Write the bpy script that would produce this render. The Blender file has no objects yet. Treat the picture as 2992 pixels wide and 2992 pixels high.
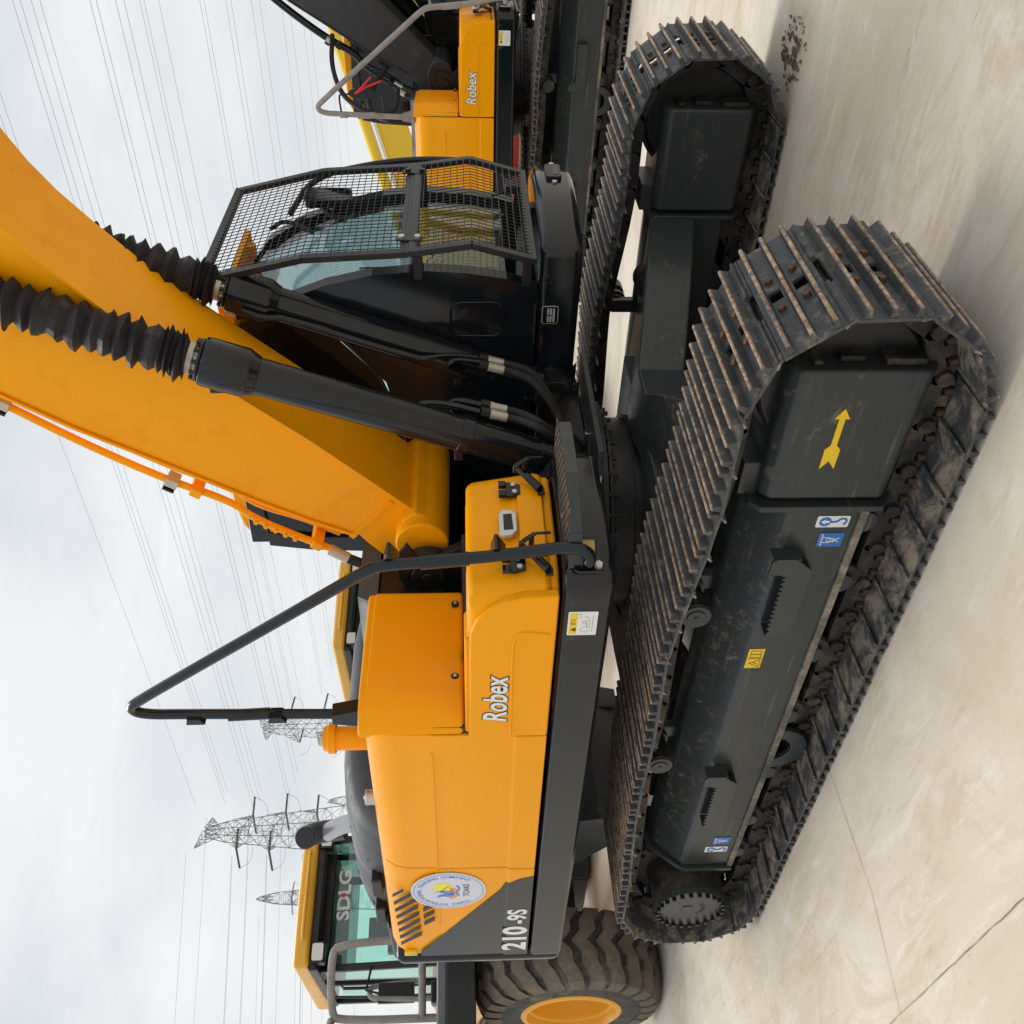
import bpy, bmesh, math, random
from mathutils import Vector, Matrix
R = math.radians
random.seed(7)
scene = bpy.context.scene
COL = scene.collection

# ------------------------------------------------------------------ camera
CAMP = (1.788, -3.692, 1.614); YAW, PIT, ROL, FPX = 2.3060, -0.0515, -0.0094, 2676.0
FW = Vector((math.cos(YAW)*math.cos(PIT), math.sin(YAW)*math.cos(PIT), math.sin(PIT)))
RT = Vector((math.sin(YAW), -math.cos(YAW), 0)); UP = RT.cross(FW)
R2 = math.cos(ROL)*RT + math.sin(ROL)*UP; U2 = -math.sin(ROL)*RT + math.cos(ROL)*UP
cam = bpy.data.cameras.new('camera'); cam.sensor_width = 36; cam.lens = 36*FPX/2992
cam.clip_start = 0.05; cam.clip_end = 3000
co = bpy.data.objects.new('camera', cam); COL.objects.link(co)
# the photograph is turned on its side: picture-right is down in the world
m = Matrix((-U2, R2, -FW)).transposed().to_4x4(); m.translation = Vector(CAMP)
co.matrix_world = m; scene.camera = co
scene.render.resolution_x = 1024; scene.render.resolution_y = 1024

# ------------------------------------------------------------------ world, sun, exposure
SUN_EL, SUN_AZ = R(60), R(165)      # azimuth counter-clockwise from +X, where the sun stands
w = bpy.data.worlds.new("World"); scene.world = w; w.use_nodes = True
nt = w.node_tree; N = nt.nodes; L = nt.links; N.clear()
wo = N.new('ShaderNodeOutputWorld'); bg = N.new('ShaderNodeBackground')
sky = N.new('ShaderNodeTexSky'); sky.sky_type = 'NISHITA'; sky.sun_disc = False
sky.sun_elevation = SUN_EL; sky.sun_rotation = R(90) - SUN_AZ; sky.air_density = 1.5; sky.dust_density = 3
tc = N.new('ShaderNodeTexCoord'); mp = N.new('ShaderNodeMapping'); mp.inputs['Scale'].default_value = (1.2, 1.2, 3.0)
n1 = N.new('ShaderNodeTexNoise'); n1.inputs['Scale'].default_value = 2.6; n1.inputs['Detail'].default_value = 6; n1.inputs['Roughness'].default_value = .5; n1.inputs['Distortion'].default_value = .35
rp = N.new('ShaderNodeValToRGB')
rp.color_ramp.elements[0].position = .33; rp.color_ramp.elements[0].color = (6.35, 6.65, 7.0, 1)
rp.color_ramp.elements[1].position = .60; rp.color_ramp.elements[1].color = (8.0, 8.15, 8.2, 1)
mx = N.new('ShaderNodeMix'); mx.data_type = 'RGBA'; mx.inputs[0].default_value = .93
L.new(tc.outputs['Generated'], mp.inputs[0]); L.new(mp.outputs[0], n1.inputs['Vector']); L.new(n1.outputs['Fac'], rp.inputs[0])
L.new(sky.outputs[0], mx.inputs[6]); L.new(rp.outputs[0], mx.inputs[7]); L.new(mx.outputs[2], bg.inputs['Color'])
bg.inputs['Strength'].default_value = 0.1; L.new(bg.outputs[0], wo.inputs[0])
sl = bpy.data.lights.new('sun', 'SUN'); sl.energy = 1.7; sl.angle = R(34); sl.color = (1, .955, .88)
so = bpy.data.objects.new('sun', sl); COL.objects.link(so)
sd = Vector((math.cos(SUN_EL)*math.cos(SUN_AZ), math.cos(SUN_EL)*math.sin(SUN_AZ), math.sin(SUN_EL)))
so.rotation_euler = sd.to_track_quat('Z', 'Y').to_euler(); so.location = (0, 0, 30)
scene.view_settings.view_transform = 'Standard'; scene.view_settings.look = 'None'
scene.view_settings.exposure = 0.2; scene.view_settings.gamma = 1
scene.render.engine = 'CYCLES'; scene.cycles.max_bounces = 8; scene.cycles.transparent_max_bounces = 24

# ------------------------------------------------------------------ materials
def newmat(name):
    m = bpy.data.materials.new(name); m.use_nodes = True
    return m, m.node_tree, m.node_tree.nodes['Principled BSDF']
def noise(nt, coord, scale, detail=6, rough=.6, dist=0, mscale=None, rot=None):
    n = nt.nodes.new('ShaderNodeTexNoise'); n.inputs['Scale'].default_value = scale
    n.inputs['Detail'].default_value = detail; n.inputs['Roughness'].default_value = rough; n.inputs['Distortion'].default_value = dist
    if mscale or rot:
        mp = nt.nodes.new('ShaderNodeMapping')
        if mscale: mp.inputs['Scale'].default_value = mscale
        if rot: mp.inputs['Rotation'].default_value = rot
        nt.links.new(coord, mp.inputs[0]); nt.links.new(mp.outputs[0], n.inputs['Vector'])
    else: nt.links.new(coord, n.inputs['Vector'])
    return n.outputs['Fac']
def ramp(nt, fac, lo, hi):
    r = nt.nodes.new('ShaderNodeMapRange'); r.inputs['From Min'].default_value = lo; r.inputs['From Max'].default_value = hi
    nt.links.new(fac, r.inputs[0]); return r.outputs[0]
def mul(nt, a, b, op='MULTIPLY'):
    r = nt.nodes.new('ShaderNodeMath'); r.operation = op; r.use_clamp = True
    for i, s in enumerate((a, b)):
        if isinstance(s, (int, float)): r.inputs[i].default_value = s
        else: nt.links.new(s, r.inputs[i])
    return r.outputs[0]
def mixc(nt, fac, a, b):
    r = nt.nodes.new('ShaderNodeMix'); r.data_type = 'RGBA'
    if isinstance(fac, (int, float)): r.inputs[0].default_value = fac
    else: nt.links.new(fac, r.inputs[0])
    for i, s in ((6, a), (7, b)):
        if isinstance(s, tuple): r.inputs[i].default_value = (*s, 1)
        else: nt.links.new(s, r.inputs[i])
    return r.outputs[2]
def coord(nt, which='Object'):
    for n in nt.nodes:
        if n.type == 'TEX_COORD': return n.outputs[which]
    return nt.nodes.new('ShaderNodeTexCoord').outputs[which]
def bump(nt, b, fac, strength=.2, dist=.01):
    r = nt.nodes.new('ShaderNodeBump'); r.inputs['Strength'].default_value = strength; r.inputs['Distance'].default_value = dist
    nt.links.new(fac, r.inputs['Height']); nt.links.new(r.outputs[0], b.inputs['Normal'])
def upness(nt, lo, hi):
    g = nt.nodes.new('ShaderNodeNewGeometry'); s = nt.nodes.new('ShaderNodeSeparateXYZ')
    nt.links.new(g.outputs['Normal'], s.inputs[0]); return ramp(nt, s.outputs[2], lo, hi)
def paint(name, col, rough=.32, var=.06, dust=None, dustamt=.3, up=False, streak=None, metal=0, coat=0, spec=.45, grime=None, scale=3, bumpy=0, dscale=9):
    """glossy or matt paint with faint tonal drift, optional dust / mud and fine scratches"""
    m, nt, b = newmat(name); c = coord(nt)
    lo = tuple(x*(1-var) for x in col); hi = tuple(min(1, x*(1+var)) for x in col)
    out = mixc(nt, noise(nt, c, scale, 4), lo, hi)
    ro = rough
    if grime: out = mixc(nt, mul(nt, ramp(nt, noise(nt, c, 7, 9, .7), .52, .75), .55), out, grime)
    if streak:
        s = ramp(nt, noise(nt, c, 3.0, 8, .75, 0, streak), .56, .72)
        s = mul(nt, s, ramp(nt, noise(nt, c, 2.2, 3), .42, .62)); out = mixc(nt, mul(nt, s, .6), out, (.30, .25, .18))
    if dust:
        d = ramp(nt, noise(nt, c, dscale, 10, .72, .4), .62-dustamt*.5, .80-dustamt*.3)
        d = mul(nt, d, ramp(nt, noise(nt, c, 1.6, 3), .35, .6))
        if up: d = mul(nt, d, upness(nt, .1, .8))
        out = mixc(nt, d, out, dust)
        rr = nt.nodes.new('ShaderNodeMapRange'); rr.inputs['To Min'].default_value = rough; rr.inputs['To Max'].default_value = .95
        nt.links.new(d, rr.inputs[0]); nt.links.new(rr.outputs[0], b.inputs['Roughness'])
    else:
        rr = nt.nodes.new('ShaderNodeMapRange'); rr.inputs['From Min'].default_value = .35; rr.inputs['From Max'].default_value = .65
        rr.inputs['To Min'].default_value = rough*.75; rr.inputs['To Max'].default_value = min(1, rough*1.4)
        nt.links.new(noise(nt, c, 5, 8, .65, .5), rr.inputs[0]); nt.links.new(rr.outputs[0], b.inputs['Roughness'])
    nt.links.new(out, b.inputs['Base Color']); b.inputs['Metallic'].default_value = metal
    b.inputs['Specular IOR Level'].default_value = spec; b.inputs['Coat Weight'].default_value = coat; b.inputs['Coat Roughness'].default_value = .12
    if bumpy: bump(nt, b, noise(nt, c, 60, 6), bumpy, .004)
    return m
MUD = (.33, .255, .165)
M = {}
M['yellow'] = paint('yellow_paint', (.95, .375, .001), .30, .07, grime=(.86, .355, .012), spec=.13, coat=.05, bumpy=.03, scale=1.5)
M['boomyellow'] = paint('boom_paint', (.95, .385, .002), .34, .06, spec=.16, coat=.04, grime=(.80, .27, .005), scale=1.2, bumpy=.04)
M['lyellow'] = paint('loader_yellow', (.80, .42, .035), .35, .05, coat=.2)
M['cyellow'] = paint('crane_yellow', (.82, .56, .03), .35, .05)
M['char'] = paint('charcoal_paint', (.007, .010, .0125), .15, .12, spec=.42, dust=(.10, .09, .075), dustamt=.0, bumpy=.02)
M['charboom'] = paint('grey_boom_paint', (.030, .033, .037), .38, .15, dust=(.14, .13, .12), dustamt=.1)
M['hood'] = paint('grey_hood_plastic', (.070, .076, .085), .55, .08)
M['frame'] = paint('frame_paint', (.034, .041, .042), .30, .12, spec=.45, dust=MUD, dustamt=.16, up=True, streak=(.5, 6, 16), bumpy=.03, dscale=22)
M['railmud'] = paint('muddy_rail', (.05, .055, .05), .5, .2, dust=(.42, .35, .25), dustamt=.6, dscale=16)
M['cover'] = paint('cover_paint', (.030, .036, .037), .36, .12, dust=(.30, .25, .18), dustamt=.08, streak=(.6, 1, 14), bumpy=.05)
M['black'] = paint('black_steel', (.008, .009, .010), .38, .2, dust=(.10, .085, .065), dustamt=.12, bumpy=.05)
M['blackgloss'] = paint('black_gloss', (.004, .005, .006), .08, .1, spec=.4)
M['under'] = paint('dirty_steel', (.018, .017, .016), .6, .3, dust=(.16, .115, .075), dustamt=.35, bumpy=.25, scale=8)
M['rubber'] = paint('rubber', (.016, .016, .017), .7, .2, bumpy=.1)
M['tyre'] = paint('tyre_rubber', (.045, .043, .041), .78, .2, dust=(.20, .17, .135), dustamt=.42, bumpy=.15)
M['lug'] = paint('tyre_tread', (.13, .105, .078), .85, .25, dust=(.22, .185, .14), dustamt=.4, bumpy=.15)
M['rustbolt'] = paint('rusty_bolt', (.12, .055, .028), .75, .5, scale=30, bumpy=.3)
M['rustnut'] = paint('rusty_nut', (.075,.040,.024), .8, .5, scale=30, bumpy=.3)
M['bolt'] = paint('zinc_bolt', (.55, .55, .53), .35, .1, metal=.7)
M['silver'] = paint('silver_trim', (.55, .56, .57), .3, .05, metal=.5)
M['fitting'] = paint('hose_fitting', (.50, .47, .38), .45, .2, metal=.4, scale=25)
M['boot'] = paint('black_cloth_boot', (.022, .020, .024), .58, .25, scale=12, bumpy=.25)
M['white'] = paint('white_vinyl', (.78, .78, .77), .4, .02)
M['lav'] = paint('sticker_white', (.66, .67, .76), .35, .02)
M['outline'] = paint('letter_outline', (.02, .02, .022), .4, .02)
M['syellow'] = paint('sign_yellow', (.85, .58, .02), .35, .02)
M['arrow'] = paint('arrow_yellow', (.86, .55, .015), .4, .02)
M['sblue'] = paint('sign_blue', (.03, .16, .52), .35, .02)
M['lblue'] = paint('logo_blue', (.04, .25, .68), .35, .02)
M['orange'] = paint('logo_orange', (.85, .30, .12), .4, .02)
M['logoy'] = paint('logo_yellow', (.85, .80, .05), .4, .02)
M['navy'] = paint('navy_ink', (.02, .015, .09), .4, .02)
M['ink'] = paint('grey_ink', (.25, .26, .27), .5, .02)
M['red'] = paint('red_paint', (.62, .055, .025), .45, .1)
M['ribbon'] = paint('red_ribbon', (.75, .03, .04), .5, .1)
M['wrap'] = paint('dusty_wrap', (.30, .28, .26), .9, .35, grime=(.10, .09, .085), scale=9, bumpy=.6)
M['tower'] = paint('galvanised_steel', (.20, .235, .25), .6, .15)
M['wire'] = paint('aluminium_cable', (.33, .35, .37), .5, .1)
M['insul'] = paint('insulator', (.09, .08, .08), .4, .1)
M['lamp'] = paint('lamp_glass', (.72, .70, .66), .12, .1, coat=1)
M['interior'] = paint('cab_interior', (.13, .15, .14), .8, .2)
M['cardboard'] = paint('seat_wrap', (.60, .42, .12), .7, .2)
M['trim'] = paint('rim_yellow', (.80, .38, .02), .4, .08, dust=(.4, .33, .2), dustamt=.05)
def glass(name, tint, refl=.05):
    m = bpy.data.materials.new(name); m.use_nodes = True; nt = m.node_tree; nt.nodes.clear()
    o = nt.nodes.new('ShaderNodeOutputMaterial'); t = nt.nodes.new('ShaderNodeBsdfTransparent'); g = nt.nodes.new('ShaderNodeBsdfGlossy')
    g.inputs['Roughness'].default_value = .02; t.inputs[0].default_value = (*tint, 1)
    lw = nt.nodes.new('ShaderNodeLayerWeight'); pw = nt.nodes.new('ShaderNodeMath'); pw.operation = 'POWER'; pw.inputs[1].default_value = 4
    fr = nt.nodes.new('ShaderNodeMath'); fr.operation = 'MULTIPLY_ADD'; fr.inputs[1].default_value = .75; fr.inputs[2].default_value = refl
    nt.links.new(lw.outputs['Facing'], pw.inputs[0]); nt.links.new(pw.outputs[0], fr.inputs[0]); mxs = nt.nodes.new('ShaderNodeMixShader')
    nt.links.new(fr.outputs[0], mxs.inputs[0]); nt.links.new(t.outputs[0], mxs.inputs[1]); nt.links.new(g.outputs[0], mxs.inputs[2]); nt.links.new(mxs.outputs[0], o.inputs[0])
    return m
M['glass'] = glass('cab_glass', (.70, .785, .79), .05); M['teal'] = glass('loader_glass', (.62, .90, .83), .12); M['darkglass'] = glass('dark_glass', (.30, .36, .34), .10)
def shoe_mat():
    m, nt, b = newmat('track_shoe_steel'); c = coord(nt); s = nt.nodes.new('ShaderNodeSeparateXYZ'); nt.links.new(c, s.inputs[0])
    oi = nt.nodes.new('ShaderNodeObjectInfo'); va = nt.nodes.new('ShaderNodeVectorMath'); va.operation = 'ADD'
    sc = nt.nodes.new('ShaderNodeVectorMath'); sc.operation = 'SCALE'; sc.inputs[0].default_value = (9, 17, 5); nt.links.new(oi.outputs['Random'], sc.inputs['Scale'])
    nt.links.new(c, va.inputs[0]); nt.links.new(sc.outputs[0], va.inputs[1]); cc = va.outputs[0]
    base = mixc(nt, noise(nt, cc, 14, 6), (.030, .033, .037), (.085, .088, .092))
    dust = ramp(nt, noise(nt, cc, 16, 10, .75, .3), .52, .66); dust = mul(nt, dust, ramp(nt, noise(nt, cc, 4, 3), .36, .58))
    base = mixc(nt, mul(nt, dust, .75), base, (.30, .255, .19))
    inner = nt.nodes.new('ShaderNodeMath'); inner.operation = 'LESS_THAN'; inner.inputs[1].default_value = .0490; nt.links.new(s.outputs[2], inner.inputs[0])
    inm = mul(nt, inner.outputs[0], ramp(nt, noise(nt, cc, 7, 10, .76, .5), .47, .60)); base = mixc(nt, mul(nt, inm, .85), base, (.40, .33, .24))
    crest = ramp(nt, s.outputs[2], .0845, .0915)
    wear = mul(nt, crest, ramp(nt, noise(nt, cc, 18, 10, .78), .38, .53))
    rust = mixc(nt, ramp(nt, noise(nt, cc, 45, 6, .7), .42, .58), (.50, .39, .28), (.30, .165, .08))
    base = mixc(nt, wear, base, rust)
    nt.links.new(base, b.inputs['Base Color']); b.inputs['Roughness'].default_value = .52; b.inputs['Metallic'].default_value = .12
    bump(nt, b, noise(nt, cc, 70, 8, .7), .5, .004); return m
M['shoe'] = shoe_mat()
def ground_mat():
    m, nt, b = newmat('stained_concrete'); c = coord(nt); rot = (0, 0, -YAW)
    base = mixc(nt, ramp(nt, noise(nt, c, .7, 7, .62, .6), .38, .62), (.60, .53, .42), (.72, .67, .58))
    pa = mul(nt, ramp(nt, noise(nt, c, 1.7, 10, .78, .8, (.8, 1.5, 1), rot), .50, .62), .55); base = mixc(nt, pa, base, (.52, .42, .28))
    st = mul(nt, ramp(nt, noise(nt, c, 2.4, 10, .80, .6, (.7, 4.2, 1), rot), .54, .66), ramp(nt, noise(nt, c, .8, 4), .40, .60))
    base = mixc(nt, mul(nt, st, .75), base, (.44, .33, .20))
    st2 = mul(nt, ramp(nt, noise(nt, c, 6.5, 10, .8, .3, (.35, 4, 1), (0, 0, -YAW+.12)), .57, .66), ramp(nt, noise(nt, c, 1.1, 3), .50, .62))
    base = mixc(nt, mul(nt, st2, .8), base, (.34, .21, .11))
    wh = mul(nt, ramp(nt, noise(nt, c, 2.6, 10, .78, .8, (.7, 3.4, 1), (0, 0, -YAW+.25)), .53, .62), .6)
    base = mixc(nt, wh, base, (.74, .71, .65))
    dk = mul(nt, ramp(nt, noise(nt, c, 8, 10, .82, .6, (.8, 2.4, 1), rot), .62, .69), ramp(nt, noise(nt, c, 1.0, 3), .52, .60))
    base = mixc(nt, mul(nt, dk, .9), base, (.12, .12, .13))
    sp = ramp(nt, noise(nt, c, 60, 4, .6), .74, .78); base = mixc(nt, mul(nt, sp, .6), base, (.18, .15, .12))
    fine = noise(nt, c, 130, 4, .6)
    base = mixc(nt, mul(nt, ramp(nt, fine, .35, .65), .10), base, (.34, .31, .26))
    nt.links.new(base, b.inputs['Base Color']); b.inputs['Roughness'].default_value = .82
    bump(nt, b, fine, .12, .004); return m
M['ground'] = ground_mat()
M['crack'] = paint('joint_dirt', (.27, .235, .185), .95, .3, scale=20)
M['debris'] = paint('dried_mud', (.13, .10, .065), .95, .5, scale=30, bumpy=.6)

# ------------------------------------------------------------------ mesh builder
class MB:
    def __init__(s): s.v = []; s.f = []; s.mi = 0; s.m = []
    def add(s, vs, fs, mat=None):
        o = len(s.v)
        s.v += [tuple(mat @ Vector(q)) if mat else tuple(q) for q in vs]; s.f += [tuple(i+o for i in f) for f in fs]; s.m += [s.mi]*len(fs); return s
    def box(s, a, b, mat=None):
        x0, y0, z0 = a; x1, y1, z1 = b
        return s.add([(x0,y0,z0),(x1,y0,z0),(x1,y1,z0),(x0,y1,z0),(x0,y0,z1),(x1,y0,z1),(x1,y1,z1),(x0,y1,z1)],
                     [(0,3,2,1),(4,5,6,7),(0,1,5,4),(1,2,6,5),(2,3,7,6),(3,0,4,7)], mat)
    def prism(s, poly, a, b, ax='y', mat=None):
        """poly is a 2-D outline; ax y: (x,z), ax z: (x,y), ax x: (y,z)"""
        def P(q, t): return {'y': (q[0], t, q[1]), 'z': (q[0], q[1], t), 'x': (t, q[0], q[1])}[ax]
        n = len(poly); vs = [P(q, a) for q in poly] + [P(q, b) for q in poly]
        fs = [tuple(range(n)), tuple(range(2*n-1, n-1, -1))] + [(i, (i+1) % n, n+(i+1) % n, n+i) for i in range(n)]
        return s.add(vs, fs, mat)
    def cyl(s, p0, p1, r0, r1=None, n=20, cap=True):
        r1 = r0 if r1 is None else r1; p0 = Vector(p0); p1 = Vector(p1); d = (p1-p0).normalized()
        a = d.orthogonal().normalized(); b = d.cross(a)
        vs = [p0+r0*(math.cos(t)*a+math.sin(t)*b) for t in [2*math.pi*i/n for i in range(n)]]
        vs += [p1+r1*(math.cos(t)*a+math.sin(t)*b) for t in [2*math.pi*i/n for i in range(n)]]
        fs = [(i, (i+1) % n, n+(i+1) % n, n+i) for i in range(n)]
        if cap: fs += [tuple(range(n)), tuple(range(2*n-1, n-1, -1))]
        return s.add(vs, fs)
    def lathe(s, p0, d, prof, n=32, cap=True):
        """prof: list of (distance along axis, radius)"""
        p0 = Vector(p0); d = Vector(d).normalized(); a = d.orthogonal().normalized(); b = d.cross(a); vs = []; fs = []
        for h, r in prof:
            vs += [p0+d*h+r*(math.cos(2*math.pi*i/n)*a+math.sin(2*math.pi*i/n)*b) for i in range(n)]
        for k in range(len(prof)-1):
            fs += [(k*n+i, k*n+(i+1) % n, (k+1)*n+(i+1) % n, (k+1)*n+i) for i in range(n)]
        if cap: fs += [tuple(range(n)), tuple(range(len(prof)*n-1, (len(prof)-1)*n-1, -1))]
        return s.add(vs, fs)
    def tube(s, path, r, n=10, smooth=0, closed=False):
        P = [Vector(q) for q in path]
        for _ in range(smooth):
            Q = [P[0]] if not closed else []
            rng = range(len(P)-1) if not closed else range(len(P))
            for i in rng:
                a, b = P[i], P[(i+1) % len(P)]; Q += [a*.75+b*.25, a*.25+b*.75]
            if not closed: Q.append(P[-1])
            P = Q
        vs = []; fs = []; k = len(P); prev = None
        for i, q in enumerate(P):
            if closed: t = (P[(i+1) % k]-P[i-1]).normalized()
            else: t = (P[min(i+1, k-1)]-P[max(i-1, 0)]).normalized()
            a = t.orthogonal().normalized() if prev is None else (prev-t*prev.dot(t)).normalized()
            prev = a; b = t.cross(a)
            vs += [q+r*(math.cos(2*math.pi*j/n)*a+math.sin(2*math.pi*j/n)*b) for j in range(n)]
        for i in range(k if closed else k-1):
            j2 = (i+1) % k
            fs += [(i*n+j, i*n+(j+1) % n, j2*n+(j+1) % n, j2*n+j) for j in range(n)]
        if not closed: fs += [tuple(range(n)), tuple(range(k*n-1, (k-1)*n-1, -1))]
        return s.add(vs, fs)
    def bar(s, p0, p1, w, h=None, upv=(0, 0, 1)):
        """rectangular bar from p0 to p1"""
        h = w if h is None else h; p0 = Vector(p0); p1 = Vector(p1); d = (p1-p0).normalized(); u = Vector(upv)
        if abs(d.dot(u)) > .98: u = Vector((1, 0, 0))
        a = d.cross(u).normalized(); b = a.cross(d)
        vs = [q+sx*a*w/2+sy*b*h/2 for q in (p0, p1) for sx, sy in ((-1,-1),(1,-1),(1,1),(-1,1))]
        return s.add(vs, [(0,1,2,3),(7,6,5,4),(0,4,5,1),(1,5,6,2),(2,6,7,3),(3,7,4,0)])
    def strip(s, prof, y0, y1, t, ax='y'):
        """sheet of thickness t following a profile (x,z), from y0 to y1; thickness is added to the left of travel"""
        n = len(prof); off = []
        for i, q in enumerate(prof):
            a = Vector(prof[max(i-1, 0)]); b = Vector(prof[min(i+1, n-1)]); d = (b-a).normalized(); off.append((q[0]-d.y*t, q[1]+d.x*t))
        return s.prism(list(prof)+off[::-1], y0, y1, ax)
    def mesh(s, name, angle=32):
        me = bpy.data.meshes.new(name); me.from_pydata(s.v, [], s.f)
        me.polygons.foreach_set('material_index', s.m); bm = bmesh.new(); bm.from_mesh(me); bmesh.ops.recalc_face_normals(bm, faces=bm.faces); bm.to_mesh(me); bm.free()
        me.polygons.foreach_set('use_smooth', [True]*len(me.polygons)); me.set_sharp_from_angle(angle=R(angle)); return me
def islands(mb, how):
    par = list(range(len(mb.v)))
    def find(a):
        while par[a] != a: par[a] = par[par[a]]; a = par[a]
        return a
    for f in mb.f:
        for i in f[1:]: par[find(i)] = find(f[0])
    grp = {}
    for f, mi in zip(mb.f, mb.m): grp.setdefault(find(f[0]), []).append((f, mi))
    if how in ('x', 'y', 'z'):
        ax = 'xyz'.index(how); cen = {k: sum(mb.v[i][ax] for f, _ in g for i in f)/sum(len(f) for f, _ in g) for k, g in grp.items()}
        mid = (min(cen.values())+max(cen.values()))/2; g2 = {}
        for k, g in grp.items(): g2.setdefault(cen[k] > mid, []).extend(g)
        grp = g2
    out = []
    for g in grp.values():
        n = MB(); idx = {}
        for f, mi in g:
            q = []
            for i in f:
                if i not in idx: idx[i] = len(n.v); n.v.append(mb.v[i])
                q.append(idx[i])
            n.f.append(tuple(q)); n.m.append(mi)
        out.append(n)
    return out
def obj(name, mb, mat, parent=None, bevel=0, angle=32, seg=2, loc=None, split=None):
    if split:
        os_ = [obj(name, q, mat, parent, bevel, angle, seg, loc) for q in islands(mb, split if isinstance(split, str) else 'all!')]
        return os_[0]
    me = mb if isinstance(mb, bpy.types.Mesh) else mb.mesh(name, angle)
    if not me.materials:
        for k in ([mat] if isinstance(mat, str) else mat): me.materials.append(M[k])
    o = bpy.data.objects.new(name, me); COL.objects.link(o)
    if parent: o.parent = parent
    if loc: o.location = loc
    if bevel:
        b = o.modifiers.new('bevel', 'BEVEL'); b.width = bevel; b.segments = seg; b.limit_method = 'ANGLE'; b.angle_limit = R(28); b.harden_normals = True
    return o
def thing(name, label, cat, loc=(0,0,0), rz=0, group=None):
    o = bpy.data.objects.new(name, None); COL.objects.link(o); o.location = loc; o.rotation_euler = (0,0,rz); o.empty_display_size = .3
    o['label'] = label; o['category'] = cat
    if group: o['group'] = group
    return o
def tag(o, label, cat, group=None, kind=None):
    if label: o['label'] = label; o['category'] = cat
    if group: o['group'] = group
    if kind: o['kind'] = kind
    return o
_tc = {}
def text_mb(txt, size=1, bold=0, depth=.002, align='LEFT'):
    k = (txt, bold, align)
    if k not in _tc:
        c = bpy.data.curves.new('t', 'FONT'); c.body = txt; c.size = 1; c.offset = bold; c.align_x = align; c.resolution_u = 3
        o = bpy.data.objects.new('t', c); COL.objects.link(o); bpy.context.view_layer.update()
        me = bpy.data.meshes.new_from_object(o.evaluated_get(bpy.context.evaluated_depsgraph_get()))
        _tc[k] = ([tuple(v.co) for v in me.vertices], [tuple(p.vertices) for p in me.polygons])
        bpy.data.objects.remove(o); bpy.data.curves.remove(c); bpy.data.meshes.remove(me)
    return _tc[k]
def put_text(mb, txt, origin, ux, uy, size, bold=0, sx=1, shear=0, align='LEFT', rot=0):
    vs, fs = text_mb(txt, bold=bold, align=align); ux = Vector(ux); uy = Vector(uy); o = Vector(origin); c, s_ = math.cos(rot), math.sin(rot)
    q = []
    for x, y, z in vs:
        a = (x*sx+shear*y)*size; b = y*size; q.append(o+(a*c-b*s_)*ux+(a*s_+b*c)*uy)
    mb.add(q, fs)
def circ(cx, cy, r, n=32, a0=0, a1=2*math.pi, ry=None):
    full = abs(a1-a0-2*math.pi) < 1e-6; k = n if full else n+1; ry = r if ry is None else ry
    return [(cx+r*math.cos(a0+(a1-a0)*i/n), cy+ry*math.sin(a0+(a1-a0)*i/n)) for i in range(k)]
def rrect(x0, y0, x1, y1, r, n=5):
    p = []
    for cx, cy, a in ((x1-r,y1-r,0),(x0+r,y1-r,90),(x0+r,y0+r,180),(x1-r,y0+r,270)):
        p += [(cx+r*math.cos(R(a+90*i/n)), cy+r*math.sin(R(a+90*i/n))) for i in range(n+1)]
    return p

# ------------------------------------------------------------------ the ground
g = MB(); g.add([(-900,-900,-.0105),(900,-900,-.0105),(900,900,-.0105),(-900,900,-.0105)], [(0,1,2,3)])
tag(obj('ground', g, 'ground'), None, None, kind='structure')
def ground_crack(pts, wdt, name='pavement_joint'):
    mb = MB(); P = []
    for i in range(len(pts)-1):
        a, b = Vector(pts[i]), Vector(pts[i+1]); n = max(2, int((b-a).length/.06))
        for k in range(n): P.append(a.lerp(b, k/n)+Vector((random.uniform(-1,1), random.uniform(-1,1)))*.0018)
    P.append(Vector(pts[-1])); vs = []
    for i, q in enumerate(P):
        d = (P[min(i+1,len(P)-1)]-P[max(i-1,0)]).normalized(); n = Vector((-d.y, d.x))*wdt*random.uniform(.3, 1)
        vs += [(q.x+n.x, q.y+n.y, -.0065), (q.x-n.x, q.y-n.y, -.0065)]
    mb.add(vs, [(2*i, 2*i+1, 2*i+3, 2*i+2) for i in range(len(P)-1)])
    return tag(obj(name, mb, 'crack'), None, None, kind='structure')
ground_crack([(-1.783,-1.50),(-1.78,-2.04),(-1.895,-2.5),(-1.95,-3.4)], .0018, 'ground_crack')
ground_crack([(.9,-2.57),(-.784,-2.532),(-2.2,-2.45),(-3.2,-2.4),(-6.0,-2.25)], .0022, 'ground_joint')

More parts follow.
